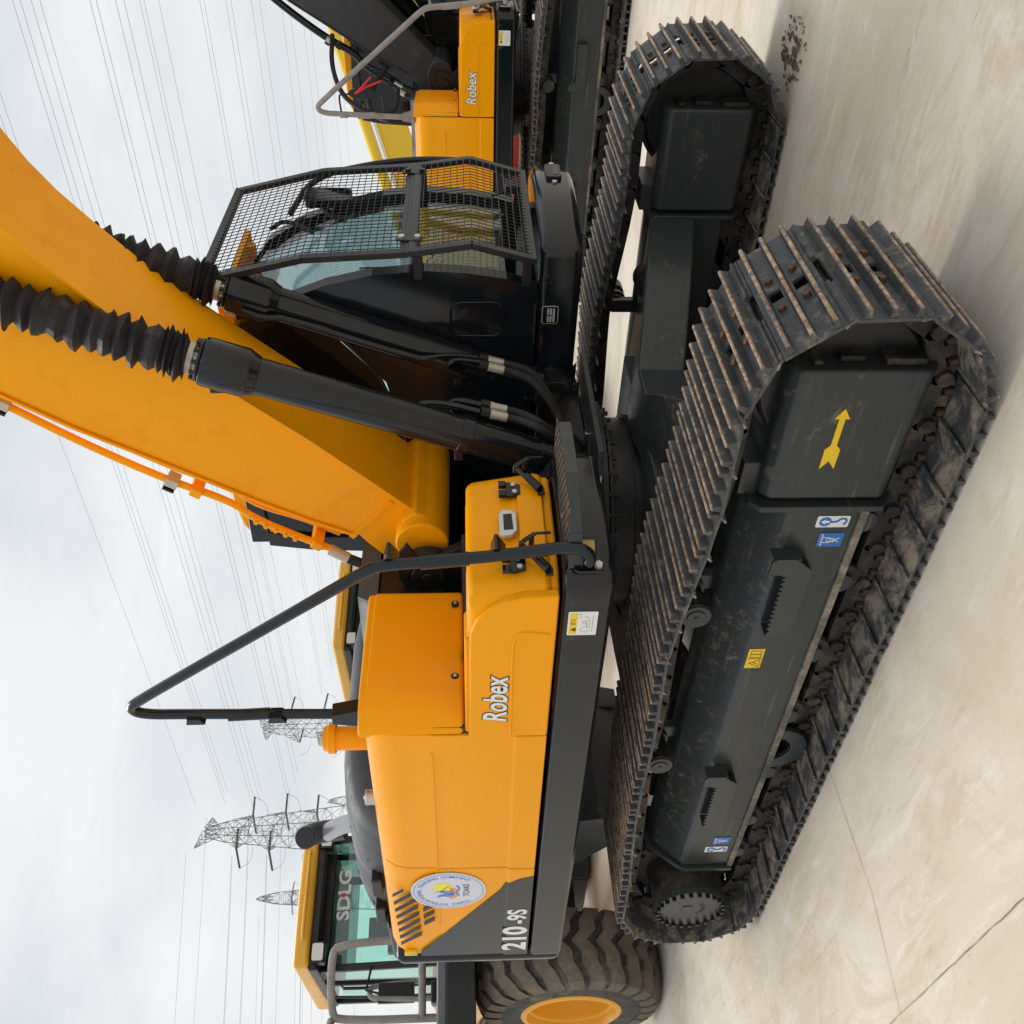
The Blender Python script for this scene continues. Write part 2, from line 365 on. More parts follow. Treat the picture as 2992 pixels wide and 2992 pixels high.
# ------------------------------------------------------------------ excavators
def shoe_mesh():
    mb = MB(); xs = [-.098, -.060, -.020, .020, .060, .098]; ys = [-.30, -.052, -.014, .014, .052, .30]; z0, z1 = .048, .058
    hole = {(1,1),(3,1),(1,3),(3,3)}
    def has(i, j): return 0 <= i < 5 and 0 <= j < 5 and not ((i, j) in {(1,2),(3,2)})
    # two oblong openings in the middle of the plate
    ys = [-.30, -.12, -.026, .026, .12, .30]
    for i in range(5):
        for j in range(5):
            if not has(i, j): continue
            a, b, c, d = (xs[i],ys[j]), (xs[i+1],ys[j]), (xs[i+1],ys[j+1]), (xs[i],ys[j+1])
            mb.add([(*q, z1) for q in (a,b,c,d)], [(0,1,2,3)]); mb.add([(*q, z0) for q in (a,b,c,d)], [(3,2,1,0)])
            for (p, q, ni, nj) in ((a,b,i,j-1),(b,c,i+1,j),(c,d,i,j+1),(d,a,i-1,j)):
                if not has(ni, nj): mb.add([(*p, z0),(*q, z0),(*q, z1),(*p, z1)], [(0,1,2,3)])
    # curved lips that overlap the neighbours
    lip = [(.098,.0535),(.112,.047),(.122,.036),(.128,.030)]
    for a, b in ((-.30,-.075),(.075,.30)):
        mb.strip(lip, a, b, .008); mb.strip([(-.098,.053),(-.108,.060),(-.113,.0605)], a, b, -.007)
    for gx in (-.072, 0, .072):
        w0, w1 = .0125, .0065
        mb.prism([(gx-w0,.057),(gx+w0,.057),(gx+w1,.0890),(gx+w1*.5,.0925),(gx-w1*.5,.0925),(gx-w1,.0890)], -.297, .297, 'y')
    mb.mi = 1
    for bx in (-.040, .040):
        for by in (-.082, .082): mb.cyl((bx,by,.056),(bx,by,.072),.0135,.012,6)
    return mb.mesh('track_shoe', 28)
SHOE = shoe_mesh(); SHOE.materials.append(M['shoe']); SHOE.materials.append(M['rustbolt'])
SHIFT = Vector((1.55, 0, 0))
def pin_path():
    ctrl = [(.15+.318*math.sin(a), .40-.318*math.cos(a)) for a in [math.pi*i/40 for i in range(41)]]      # front idler, bottom to top
    ctrl += [(-.18,.713),(-.37,.725),(-.55,.746),(-.75,.770),(-.93,.788),(-1.14,.783),(-1.32,.776),(-1.51,.769),(-1.74,.768),(-1.97,.775),(-2.25,.762),(-2.6,.742),(-2.9,.720)]
    ctrl += [(-3.19-.318*math.sin(a), .40+.318*math.cos(a)) for a in [math.pi*i/40 for i in range(41)]]
    s0 = (0, .082)
    return [s0]+[q for q in ctrl]+[s0]
def walk(path, n):
    """n points a constant chord apart round the closed path"""
    P = [Vector(q) for q in path]
    def go(step):
        out = [P[0].copy()]; i = 0; cur = P[0].copy(); trav = 0
        while len(out) < n+1 and i < len(P)-1:
            b = P[i+1]
            if (b-out[-1]).length >= step:
                a = cur; lo, hi = 0., 1.
                for _ in range(30):
                    md = (lo+hi)/2
                    if (a.lerp(b, md)-out[-1]).length < step: lo = md
                    else: hi = md
                cur = a.lerp(b, hi); out.append(cur.copy())
            else: cur = b.copy(); i += 1
        return out, (len(out) == n+1)
    lo, hi = .15, .25
    for _ in range(40):
        md = (lo+hi)/2
        if go(md)[1]: lo = md
        else: hi = md
    return go(lo)[0][:n], lo
PATH = pin_path()
LEN = sum((Vector(PATH[i+1])-Vector(PATH[i])).length for i in range(len(PATH)-1))
NSH = round(LEN/.19)
PINS, PITCH = walk(PATH, NSH)
print('shoes', NSH, 'pitch', round(PITCH, 4))
def chain_link(mb, a, b, y):
    """one pair of link plates between two pins, machine coordinates"""
    a = Vector((a[0], a[1])); b = Vector((b[0], b[1])); d = (b-a).normalized(); o = Vector((d.y, -d.x))
    mid = (a+b)/2; o = o if True else o
    def P(u, v, yy): q = mid+d*u+o*v; return (q.x, yy, q.y)
    out = [(-.118,-.030),(-.10,-.042),(.085,-.042),(.10,-.030),(.105,0),(.10,.030),(.075,.046),(.062,.046),(.062,.012),(.022,.012),(.022,.046),(-.022,.046),(-.022,.012),(-.062,.012),(-.062,.046),(-.075,.046),(-.10,.030),(-.122,0)]
    for y0, y1 in ((y-.105, y-.078), (y+.078, y+.105)):
        n = len(out); mb.add([P(u, v, y0) for u, v in out]+[P(u, v, y1) for u, v in out],
            [tuple(range(n)), tuple(range(2*n-1, n-1, -1))]+[(i, (i+1) % n, n+(i+1) % n, n+i) for i in range(n)])
    return P
def crawler(root, side, vis=True):
    y = side*1.195; off = SHIFT
    chain = MB(); nuts = chain
    for i in range(NSH):
        a, b = PINS[i], PINS[(i+1) % NSH]; P = chain_link(chain, a, b, y)
        chain.cyl((a.x, y-.125, a.y), (a.x, y+.125, a.y), .027, n=12)
        chain.mi = 1
        for u in (-.042, .042):
            for yy in (y-.116, y+.098):
                q0 = P(u-.012, .020, yy); q1 = P(u+.012, .020, yy)
                nuts.add([P(u-.010,.022,yy),P(u+.010,.022,yy),P(u+.010,.046,yy),P(u-.010,.046,yy),P(u-.010,.022,yy+.018),P(u+.010,.022,yy+.018),P(u+.010,.046,yy+.018),P(u-.010,.046,yy+.018)],
                         [(0,1,2,3),(7,6,5,4),(0,4,5,1),(1,5,6,2),(2,6,7,3),(3,7,4,0)])
        chain.mi = 0
    for mb in (chain,): mb.v = [(q[0]+1.55, q[1], q[2]) for q in mb.v]
    tr = obj('crawler_chain', chain, ('under', 'rustnut'), root)
    for i in range(NSH):
        a, b = PINS[i], PINS[(i+1) % NSH]; d = (b-a).normalized()
        # outward of the clockwise loop (rear along the bottom first): rotate travel by +90 deg
        o = Vector((d.y, -d.x))
        c = (a+b)/2
        # local X of the shoe runs along the travel, local Z outward
        X = Vector((d.x, 0, d.y)); Z = Vector((o.x, 0, o.y)); Y = Z.cross(X)
        mt = Matrix((X, Y, Z)).transposed().to_4x4(); mt.translation = Vector((c.x+1.55, y+random.uniform(-.003,.003), c.y)); mt = mt @ Matrix.Rotation(random.uniform(-.006,.006), 4, 'Z') @ Matrix.Rotation(random.uniform(-.012,.012), 4, 'Y')
        s = bpy.data.objects.new('track_shoe', SHOE); COL.objects.link(s); s.parent = tr; s.matrix_local = mt
    return tr
def S(mb):
    mb.v = [(q[0]+1.55, q[1], q[2]) for q in mb.v]; return mb

def undercarriage(root, main):
    for side in (-1, 1):
        y = side*1.195
        def Y(o, i): return sorted((y+side*o, y-side*i))      # span from outer offset to inner offset
        crawler(root, side)
        # idler wheel: rim with a dished web
        mb = MB()
        mb.lathe((.15, y-.075, .40), (0,1,0), [(0,.10),(0,.255),(.012,.27),(.035,.27),(.036,.29),(.114,.29),(.115,.27),(.138,.27),(.15,.255),(.15,.10)], 48)
        mb.cyl((.15, y-.13, .40), (.15, y+.13, .40), .06, n=24)
        obj('idler_wheel', S(mb), 'black', root, .004)
        # sprocket and final drive
        mb = MB(); n = 21; prof = []
        for k in range(n):
            a = 2*math.pi*k/n
            for da, r in ((-.09,.265),(-.045,.318),(.045,.318),(.09,.265)): prof.append((-3.19+r*math.cos(a+da), .40+r*math.sin(a+da)))
        mb.prism(prof, y-.03, y+.03, 'y'); obj('sprocket', S(mb), 'under', root)
        mb = MB(); s = side
        mb.lathe((-3.19, y-s*.22, .395), (0, s, 0), [(0,.20),(.0,.235),(.20,.235),(.22,.225),(.24,.205),(.40,.198),(.455,.196)], 48)
        fd = obj('final_drive', S(mb), 'under', root)
        mb = MB()
        mb.cyl((-3.19, y+s*.235, .395), (-3.19, y+s*.268, .395), .196, .192, 64)
        mb.mi = 1
        for k in range(24):
            a = 2*math.pi*(k+.5)/24; bx, bz = -3.19+.180*math.cos(a), .395+.180*math.sin(a)
            mb.cyl((bx, y+s*.262, bz), (bx, y+s*.290, bz), .0125, n=8); mb.cyl((bx, y+s*.288, bz), (bx, y+s*.291, bz), .006, n=6)
        obj('hub_cover', S(mb), ('cover', 'black'), fd, .002)
        if main and side < 0:
            mb = MB()      # raised casting marks on the hub cover
            for k, ch in enumerate('HYUNDAI'):
                a = R(-135+k*15); r = .085
                put_text(mb, ch, (-3.19+r*math.cos(a), y-.2695, .395+r*math.sin(a)), (1,0,0), (0,0,1), .036, .02, .9, align='CENTER', rot=a+math.pi/2)
            obj('cast_letters', S(mb), 'black', fd)
            mb = MB()
            fr = rrect(-3.225, .385, -3.155, .44, .004); fi = rrect(-3.22, .39, -3.16, .435, .003)
            mb.prism(fr, y-.2685, y-.2715, 'y'); obj('cast_badge', S(mb), 'cover', fd)
        # track frame: upright outer and inner side, sloping top
        o, i = .148, .205
        xs0, xs1 = -2.93, -.32
        sec = [(y+s*o,.20),(y+s*o,.458),(y+s*.00,.605),(y-s*.10,.615),(y-s*i,.575),(y-s*i,.20)]
        mb = MB(); mb.prism(sec, xs0, xs1, 'x')
        mb.prism([(xs1,.20),(xs1,.60),(.02,.52),(.02,.24)], y-.06, y+.06, 'y')
        fr = obj('track_frame', S(mb), 'frame', root, .018, seg=3)
        mb = MB(); mb.box((xs0, min(y+s*(o-.02), y+s*(o+.012)), .185), (xs1, max(y+s*(o-.02), y+s*(o+.012)), .215)); obj('frame_lower_rail', S(mb), 'railmud', fr, .004)
        mb = MB(); big = [(y+s*(o+.022),.188),(y+s*(o+.022),.448),(y+s*(o+.0),.485),(y+s*.02,.635),(y-s*.12,.65),(y-s*(i+.01),.60),(y-s*(i+.01),.188)]
        mb.prism(big, xs0-.03, xs0, 'x'); obj('frame_end_plate', S(mb), 'frame', fr, .004)
        # front cover (recoil housing) with flange
        ya, yb = Y(.165, .215)
        sec = [(ya+.035,.60),(ya,.565),(ya,.17),(ya+.06,.13),(yb-.06,.13),(yb,.17),(yb,.565),(yb-.035,.60)]
        def coverprism(x0, x1, pull):
            mb = MB(); n = len(sec)
            mb.add([(x0, q[0], q[1]) for q in sec]+[(x1, q[0], q[1]+(pull if q[1] < .3 else 0)) for q in sec],
               [tuple(range(n)), tuple(range(2*n-1, n-1, -1))]+[(k, (k+1) % n, n+(k+1) % n, n+k) for k in range(n)])
            return mb
        cv = obj('front_cover', S(coverprism(-.28, .25, -.015)), 'cover', root, .018, seg=3)
        mb = MB(); sc = [(ya+.02,.63),(ya-.018,.59),(ya-.018,.155),(ya+.05,.11),(yb-.05,.11),(yb+.018,.155),(yb+.018,.59),(yb-.02,.63)]
        mb.prism(sc, -.322, -.297, 'x'); mb.box((-.30, ya+.06, .59), (-.16, yb-.06, .66)); obj('cover_flange', S(mb), 'cover', cv, .006)
        mb = MB(); mb.box((.25, ya+.03, .17), (.275, ya+.12, .30)); mb.box((.25, ya+.05, .36), (.272, yb-.05, .44)); mb.box((.25, ya+.03,.50),(.268, yb-.03,.53)); obj('wear_guard', S(mb), 'under', cv, .006, split=True)
        if side < 0 and main:
            mb = MB(); ar = [(.110,.401),(.070,.426),(.0705,.411),(-.037,.411),(-.054,.427),(-.136,.426),(-.103,.401),(-.136,.376),(-.054,.375),(-.037,.391),(.0705,.391),(.070,.376)]
            mb.prism(ar, ya-.004, ya-.0005, 'y'); obj('arrow_decal', S(mb), 'arrow', cv)
        # rollers
        for x in (-.40, -.72, -1.15, -1.58, -2.03, -2.47, -2.80):
            mb = MB(); mb.lathe((x, y-.125, .188), (0,1,0), [(0,.05),(.0,.078),(.02,.082),(.022,.066),(.09,.066),(.16,.066),(.228,.066),(.23,.082),(.25,.078),(.25,.05)], 28)
            ro = obj('track_roller', S(mb), 'under', root)
            mb = MB()
            for t in (-1, 1):
                mb.cyl((x, y+t*.125, .185), (x, y+t*.150, .185), .044, n=24); mb.box((x-.045, min(y+t*.125, y+t*.146), .185), (x+.045, max(y+t*.125, y+t*.146), .235))
                mb.cyl((x, y+t*.150, .185), (x, y+t*.1515, .185), .034, n=24)
            obj('roller_collar', S(mb), 'frame', ro, .002, split='y')
        for x in (-.915, -1.968):
            mb = MB(); mb.lathe((x, y-s*.06, .708), (0,s,0), [(0,.05),(.03,.05),(.03,.062),(.05,.062),(.05,.048),(.10,.048),(.11,.062),(.185,.062),(.19,.055)], 28)
            rr = obj('carrier_roller', S(mb), 'black', root)
            mb = MB(); mb.cyl((x, y+s*.13, .708), (x, y+s*.139, .708), .060, n=36); mb.cyl((x, y+s*.139, .708), (x, y+s*.144, .708), .038, n=28); mb.cyl((x, y+s*.144, .708), (x, y+s*.148, .708), .010, n=12); obj('roller_cap', S(mb), 'cover', rr, .002)
            mb = MB(); mb.box((x-.04, min(y-s*.10, y-s*.05), .56), (x+.04, max(y-s*.10, y-s*.05), .74)); obj('roller_bracket', S(mb), 'frame', rr, .006)
        # chain guide in the middle of the bottom run
        mb = MB(); gp = circ(-1.83,.195,.15,18,R(180),R(360))+[(-1.70,.22),(-1.74,.22)]+circ(-1.83,.205,.085,14,R(350),R(190))+[(-1.96,.22)]
        mb.prism(gp, y+s*.125, y+s*.152, 'y'); obj('chain_guide', S(mb), 'frame', root, .004)
        # serrated foot steps
        for (x0, x1) in ((-.94,-.52), (-2.40,-1.95)):
            mb = MB(); yo = y+s*(o+.005); L_ = x1-x0
            outl = [(yo, .0), (yo, .0)]
            side_poly = [(x0,.350),(x0,.452)]+[(x0+.03+(L_-.12)*k/24, .438+(.016 if k % 2 else 0)) for k in range(25)]+[(x1-.07,.508),(x1-.015,.508),(x1,.49),(x1,.42),(x1-.06,.350)]
            mb.prism(side_poly, yo+s*.055, yo+s*.064, 'y')
            mb.box((x1-.010, min(yo, yo+s*.06), .40), (x1-.002, max(yo, yo+s*.06), .50)); mb.box((x0, min(yo, yo+s*.06), .352), (x0+.008, max(yo, yo+s*.06), .45))
            mb.box((x0, min(yo, yo+s*.06), .350), (x1-.06, max(yo, yo+s*.06), .357))
            obj('foot_step', S(mb), 'frame', fr)
    # car body: X shaped, round tub
    mb = MB(); plan = []
    edge = [(1.0,-.30),(.75,-.36),(.5,-.46),(.25,-.60),(.1,-.70),(-.1,-.70),(-.25,-.60),(-.5,-.46),(-.75,-.36),(-1.0,-.30)]
    back = [(y, -3.1-x) for y, x in edge][::-1]
    rows = [(x, y, .62+.15*(1-min(1, abs(y)/1.0)), .37+.13*(1-min(1, abs(y)/1.0))) for y, x in edge]
    fr0 = [(x, y) for y, x in edge]; n = len(edge)
    def ztop(y): return .60+.17*(1-abs(y))
    def zbot(y): return .36+.18*(1-abs(y))
    vs = []
    for y, x in edge: vs += [(x, y, ztop(y)), (x, y, zbot(y)), (-.95-.25*abs(y) if abs(y) > .3 else -1.0, y, ztop(y)+.02), (-.95-.25*abs(y) if abs(y) > .3 else -1.0, y, zbot(y))]
    fs = []
    for k in range(n-1):
        a, b = 4*k, 4*k+4; fs += [(a, b, b+1, a+1), (a, a+2, b+2, b), (a+1, b+1, b+3, a+3), (a+2, a+3, b+3, b+2)]
    fs += [(0,1,3,2), (4*n-4, 4*n-2, 4*n-1, 4*n-3)]
    mb.add(vs, fs); mb.add([(-3.1-q[0], q[1], q[2]) for q in vs], fs)
    mb.box((-2.2, -.55, .45), (-.9, .55, .74))
    cb = obj('car_body', S(mb), 'frame', root, .012)
    mb = MB(); mb.cyl((-1.55,0,.70), (-1.55,0,.888), .51, n=72); mb.cyl((-1.55,0,.735), (-1.55,0,.775), .525, n=72); obj('turntable_tub', S(mb), 'black', root)
    mb = MB(); mb.cyl((-1.55,0,.888), (-1.55,0,.906), .57, n=72); mb.cyl((-1.55,0,.906), (-1.55,0,.915), .55, n=72); mb.cyl((-1.55,0,.915), (-1.55,0,.945), .60, n=72)
    mb.mi = 1
    for k in range(36):
        a = 2*math.pi*k/36
        for r, z0, z1 in ((.552,.862,.889),(.575,.945,.962),(.585,.900,.916)): mb.cyl((-1.55+r*math.cos(a), r*math.sin(a), z0), (-1.55+r*math.cos(a), r*math.sin(a), z1), .013, n=6)
    obj('swing_bearing', S(mb), ('black', 'under'), root, .003)
    # grease hoses / swivel on the inner side of the far frame
    mb = MB(); mb.lathe((-.62,.93,.60), (0,-1,0), [(0,.07),(.03,.075),(.05,.055),(.10,.055),(.11,.07),(.15,.07)], 24); obj('carrier_roller', S(mb), 'under', root)

BOOM_LO = [(-1.45,1.70),(-1.345,1.79),(-1.31,1.89),(-.88,2.34),(-.62,2.64),(-.40,2.89),(-.20,3.10),(-.03,3.25),(.11,3.365),(.24,3.45),(.36,3.51),(.75,3.66),(1.3,3.72),(2.2,3.62),(3.9,3.15)]
BOOM_HI = [(4.0,3.5),(2.6,4.25),(1.5,4.62),(.8,4.68),(.2,4.5),(-.2,4.18),(-.6,3.66),(-.78,3.40),(-1.03,2.98),(-1.26,2.60),(-1.38,2.38),(-1.48,2.17),(-1.56,2.11),(-1.63,2.05),(-1.668,1.98),(-1.68,1.90),(-1.67,1.82),(-1.63,1.75),(-1.56,1.70)]
def on_line(p, q, t): return (p[0]+(q[0]-p[0])*t, p[1]+(q[1]-p[1])*t)

def tap(mb, z0=1.25, k=.0):  return mb
def upper(root, slew, main):
    def part(name, mb, mat, parent=None, **k):
        sp = k.pop('split', None); S(mb); os_ = []
        for q in (islands(mb, sp if isinstance(sp, str) else 'all') if sp else [mb]):
            o = obj(name, q, mat, parent or root, **k)
            if parent is None: o.rotation_euler = (0, 0, slew)
            os_.append(o)
        return os_[0]
    sub = part
    bmat = 'boomyellow' if main else 'charboom'
    # ---- upper frame and decks
    mb = MB(); mb.cyl((-1.55,0,.947), (-1.55,0,1.02), .63, n=72); mb.prism([(-.93,-.45),(-.93,.45),(-1.3,.60),(-3.9,.60),(-3.9,-.60),(-1.3,-.60)], 1.02, 1.16, 'z')
    mb.prism([(-.80,1.06),(-.78,1.13),(-1.05,1.42),(-1.35,1.62),(-1.62,1.62),(-2.3,1.35),(-3.6,1.2),(-3.6,1.06)], -.50, -.44, 'y'); mb.prism([(-.80,1.06),(-.78,1.13),(-1.05,1.42),(-1.35,1.62),(-1.62,1.62),(-2.3,1.35),(-3.6,1.2),(-3.6,1.06)], .44, .50, 'y')
    part('main_frame', mb, 'black', bevel=.006)
    mb = MB()
    for s in (-1, 1):
        for yy in (.31-.10, .31+.07): mb.prism(circ(-.955,1.14,.105,20,R(-60),R(200))+[(-1.10,1.02),(-.86,1.02)], s*yy, s*(yy+.035), 'y')
        mb.cyl((-.955, s*.16, 1.14), (-.955, s*.46, 1.14), .045, n=20)
    part('cylinder_bracket', mb, 'black', bevel=.004, split='y')
    mb = MB(); mb.box((-.95,-.42,.972), (-.80,.42,1.0)); part('front_skid_plate', mb, 'frame', bevel=.004)
    sec = [(-1.372,1.10),(-1.372,1.245),(-.58,1.245),(-.58,1.05),(-1.31,1.05)]
    mb = MB(); plan = [(-.66,-.62),(-.62,-.70),(-.62,-1.28),(-.645,-1.34),(-.70,-1.374),(-3.97,-1.374),(-3.97,-.60)]
    mb.prism(plan, 1.052, 1.248, 'z'); dk = part('side_deck', mb, 'char', bevel=.05, seg=5)
    mb = MB(); plan = [(-.19,.34),(-.15,.42),(-.10,.70),(-.09,1.0),(-.13,1.22),(-.22,1.36),(-3.97,1.374),(-3.97,.50),(-.40,.34)]
    mb.prism(plan, 1.035, 1.245, 'z'); part('cab_deck', mb, 'char', bevel=.045, seg=4)
    # nose of the cab deck: recessed grab slot with two bolts, rating plate
    mb = MB(); mb.prism(rrect(.93,1.10,1.10,1.18,.02), -.10, -.075, 'x'); gs = part('grab_slot', mb, 'black', bevel=.004)
    mb = MB(); mb.prism(rrect(.955,1.115,1.075,1.145,.012), -.075, -.073, 'x'); sub('slot_opening', mb, 'blackgloss', gs)
    mb = MB()
    for yy in (.90, 1.13): mb.cyl((-.10,yy,1.14), (-.085,yy,1.14), .014, n=6)
    sub('bolt', mb, 'bolt', gs, split=True)
    if main:
        x0, x1, z0, z1 = -.583, -.483, 1.140, 1.222; yp = .337
        mb = MB(); mb.prism(rrect(x0,z0,x1,z1,.014), yp-.001, yp-.004, 'y'); rp_ = part('rating_plate', mb, 'silver')
        mb = MB(); mb.prism(rrect(x0+.004,z0+.004,x1-.004,z1-.004,.011), yp-.0045, yp-.006, 'y'); sub('plate_field', mb, 'blackgloss', rp_)
        mb = MB()
        for k, (a, b) in enumerate(((.012,.046),(.052,.088))):
            for zz in (1.187, 1.173): mb.box((x0+a, yp-.0075, zz), (x0+b, yp-.006, zz+.010))
        mb.box((x0+.012, yp-.0075, 1.158), (x0+.088, yp-.006, 1.168)); sub('plate_fields', mb, 'silver', rp_)
    # ---- right-hand bodywork
    mb = MB(); plan = [(-.98,-1.366),(-.79,-1.362),(-.735,-1.335),(-.70,-1.28),(-.685,-1.18),(-.682,-.86),(-.695,-.70),(-.745,-.635),(-.98,-.625)]
    mb.prism(plan, 1.285, 1.61, 'z'); mb.v = [(x-(.035 if z > 1.5 and x > -.75 else 0), y-(.03 if z > 1.5 and y > -1 else 0), z) for x, y, z in mb.v]; dr = part('toolbox_door', mb, 'yellow', bevel=.035, seg=4)
    mb = MB(); mb.prism([(x-.018, y+.012 if y < -1 else y-.012) for x, y in plan], 1.256, 1.45, 'z'); mb.box((-1.5,-1.34,1.256),(-.9,-.80,1.60)); part('toolbox_body', mb, 'yellow', bevel=.015)
    mb = MB(); mb.prism([(y, z) for y, z in ((-1.20,1.40),(-1.21,1.30),(-.80,1.30),(-.79,1.40))], -.684, -.678, 'x')
    sub('door_crease', mb, 'yellow', dr, bevel=.003)
    # handle, hinges, rubber latches on the door
    mb = MB(); hp = [(-1.115,1.462),(-1.10,1.480),(-.985,1.480),(-.960,1.466),(-.965,1.428),(-.985,1.408),(-1.085,1.408),(-1.11,1.428)]
    mb.prism(hp, -.684, -.664, 'x'); hd = part('door_handle', mb, 'silver', bevel=.005)
    mb = MB(); mb.prism([(-1.085,1.462),(-.995,1.462),(-.99,1.428),(-1.08,1.424)], -.664, -.6625, 'x'); sub('handle_recess', mb, 'blackgloss', hd)
    for yy in (-.83, -1.255):
        mb = MB(); xx = -.684 if yy > -1 else -.69
        mb.prism([(yy-.045,1.445),(yy+.045,1.445),(yy+.045,1.425),(yy+.03,1.385),(yy-.03,1.385),(yy-.045,1.425)], xx, xx+.012, 'x')
        mb.box((xx, yy-.045, 1.445), (xx+.02, yy-.012, 1.475)); mb.box((xx, yy+.012, 1.445), (xx+.02, yy+.045, 1.475))
        hg = part('hinge_plate', mb, 'blackgloss', bevel=.003)
        mb = MB(); mb.cyl((xx+.01,yy-.02,1.41), (xx+.02,yy-.02,1.41), .011, n=6); mb.cyl((xx+.01,yy+.022,1.415), (xx+.02,yy+.022,1.415), .011, n=6); sub('bolt', mb, 'bolt', hg, split=True)
    for yy in (-.77, -1.23):
        mb = MB(); xx = -.675
        mb.box((xx, yy-.10, 1.285), (xx+.012, yy-.06, 1.315)); mb.cyl((xx+.02,yy-.08,1.305), (xx+.035,yy-.01,1.36), .019, .016, 12); mb.cyl((xx+.025,yy-.01,1.36), (xx+.04,yy+.035,1.40), .011, .010, 10)
        mb.cyl((xx+.015,yy+.035,1.40), (xx+.05,yy+.035,1.40), .012, n=12); mb.bar((xx+.045,yy+.045,1.395), (xx+.055,yy+.078,1.345), .010, .018); mb.bar((xx+.055,yy+.078,1.345), (xx+.052,yy+.085,1.285), .008, .012)
        mb.cyl((xx+.01,yy+.06,1.36), (xx+.05,yy+.06,1.36), .011, n=12)
        part('rubber_latch', mb, 'black', bevel=.003)
    # side panel with the lettering
    mb = MB(); pan = [(-.735,1.262),(-.745,1.40),(-.765,1.47),(-.80,1.53),(-.86,1.575),(-.95,1.600),(-1.634,1.606),(-1.634,1.262)]
    mb.prism(pan, -1.378, -1.33, 'y'); sp_ = part('side_panel', mb, 'yellow', bevel=.012, seg=3)
    mb = MB(); cr = [(-.95,1.285),(-.93,1.40),(-.965,1.425),(-1.03,1.432),(-1.62,1.425)]
    mb.tube([(x, -1.379, z) for x, z in cr], .0065, 8, smooth=1); sub('panel_crease', mb, 'yellow', sp_)
    # step top behind the toolbox and the tank housing with its forward-facing wall
    mb = MB(); mb.box((-1.60,-1.345,1.30), (-.95,-.60,1.612)); mb.box((-1.63,-1.355,1.575),(-1.0,-1.2,1.622)); part('step_top', mb, 'yellow', bevel=.012)
    mb = MB(); mb.box((-1.53,-1.02,1.612), (-.78,-.985,1.629)); part('anti_slip_strip', mb, 'rubber')
    mb = MB()
    plan = [(-1.60,-.56),(-1.555,-.58),(-1.535,-.90),(-1.53,-1.18),(-1.545,-1.27),(-1.60,-1.345),(-1.638,-1.366),(-1.638,-.56)]
    mb.prism(plan, 1.625, 2.065, 'z'); th = part('tank_housing', mb, 'yellow', bevel=.022, seg=3)
    mb = MB(); mb.prism([(x-.012, y) for x, y in plan], 2.03, 2.092, 'z'); sub('housing_lid', mb, 'yellow', th, bevel=.018, seg=3)
    mb = MB()
    for yy in (-.68, -1.12): mb.cyl((-1.541,yy,1.665), (-1.529,yy,1.665), .018, n=18)
    sub('bolt_cup', mb, 'black', th, split=True)
    mb = MB()
    for yy in (-.68, -1.12): mb.cyl((-1.529,yy,1.665), (-1.522,yy,1.665), .009, n=6)
    sub('bolt', mb, 'bolt', th, split=True)
    def side_sec(d=0):
        return [(-1.372+d,1.262),(-1.372+d,1.398),(-1.362+d,1.408),(-1.360+d,1.765),(-1.354+d,1.777),(-1.350+d,1.93),(-1.335+d,1.995),(-1.30+d,2.045),(-1.24+d,2.078),(-1.15,2.092),(-.95,2.10),(-.95,1.262)]
    mb = MB(); mb.prism(side_sec(), -2.852, -1.645, 'x'); e1 = part('engine_door', mb, 'yellow', bevel=.006)
    mb = MB(); mb.prism(side_sec(), -3.93, -2.860, 'x'); e2 = part('radiator_door', mb, 'yellow', bevel=.006)
    mb = MB(); mb.prism([(y+.014 if y < -1 else y, z-.012 if z > 1.9 else z) for y, z in side_sec()], -3.90, -1.60, 'x'); part('door_seal', mb, 'outline')
    mb = MB(); mb.tube([(-1.78,-1.358,1.772),(-2.848,-1.358,1.776)], .006, 8); mb.tube([(-2.866,-1.356,1.777),(-3.53,-1.356,1.780)], .006, 8); sub('panel_crease', mb, 'yellow', e1, split=True)
    if main or True:
        mb = MB()
        for k in range(8):
            xa = -3.12-.087*k; za = 2.028-.002*k
            if k < 9: mb.prism([(xa-.040,za),(xa-.002,za),(xa+.124,za-.128),(xa+.086,za-.128)] if k else [(xa-.03,za),(xa-.002,za),(xa+.06,za-.062),(xa+.032,za-.062)], -1.360, -1.352 if False else -1.364, 'y')
        for k in range(3, 8):
            xa = -2.955-.087*(k-1); za = 1.868
            mb.prism([(xa-.040,za),(xa-.002,za),(xa+.058,za-.062),(xa+.020,za-.062)], -1.360, -1.364, 'y')
        sub('louvre_slot_shade', mb, 'outline', e2)  # raised black prisms, their colour stands in for shade inside the slots
    mb = MB(); dk2 = [(-2.935,1.263),(-2.965,1.34),(-3.02,1.397),(-3.10,1.44),(-3.854,1.888),(-3.875,1.90),(-3.93,1.90),(-3.93,1.263)]
    low = [(-2.935,1.263),(-2.965,1.34),(-3.01,1.395),(-3.93,1.395),(-3.93,1.263)]
    mb.prism(low, -1.3735, -1.3715, 'y'); mb.prism([(-3.01,1.4095),(-3.10,1.44),(-3.854,1.888),(-3.875,1.90),(-3.93,1.90),(-3.93,1.4095)], -1.3655, -1.3620, 'y')
    mb.add([(-3.01,-1.3735,1.395),(-3.93,-1.3735,1.395),(-3.93,-1.3655,1.4095),(-3.01,-1.3655,1.4095)], [(0,1,2,3)])
    sub('charcoal_band', mb, 'char', e2)
    # lettering: white face over a dark outline
    yb = -1.3795
    for nm, bold, mat, dy in (('letter_outline', .055, 'outline', 0), ('letters', .022, 'white', -.0012)):
        mb = MB(); put_text(mb, 'Robex', (-1.519, yb+dy, 1.447), (1,0,0), (0,0,1), .140, bold, .83, .16)
        sub(nm, mb, mat, sp_)
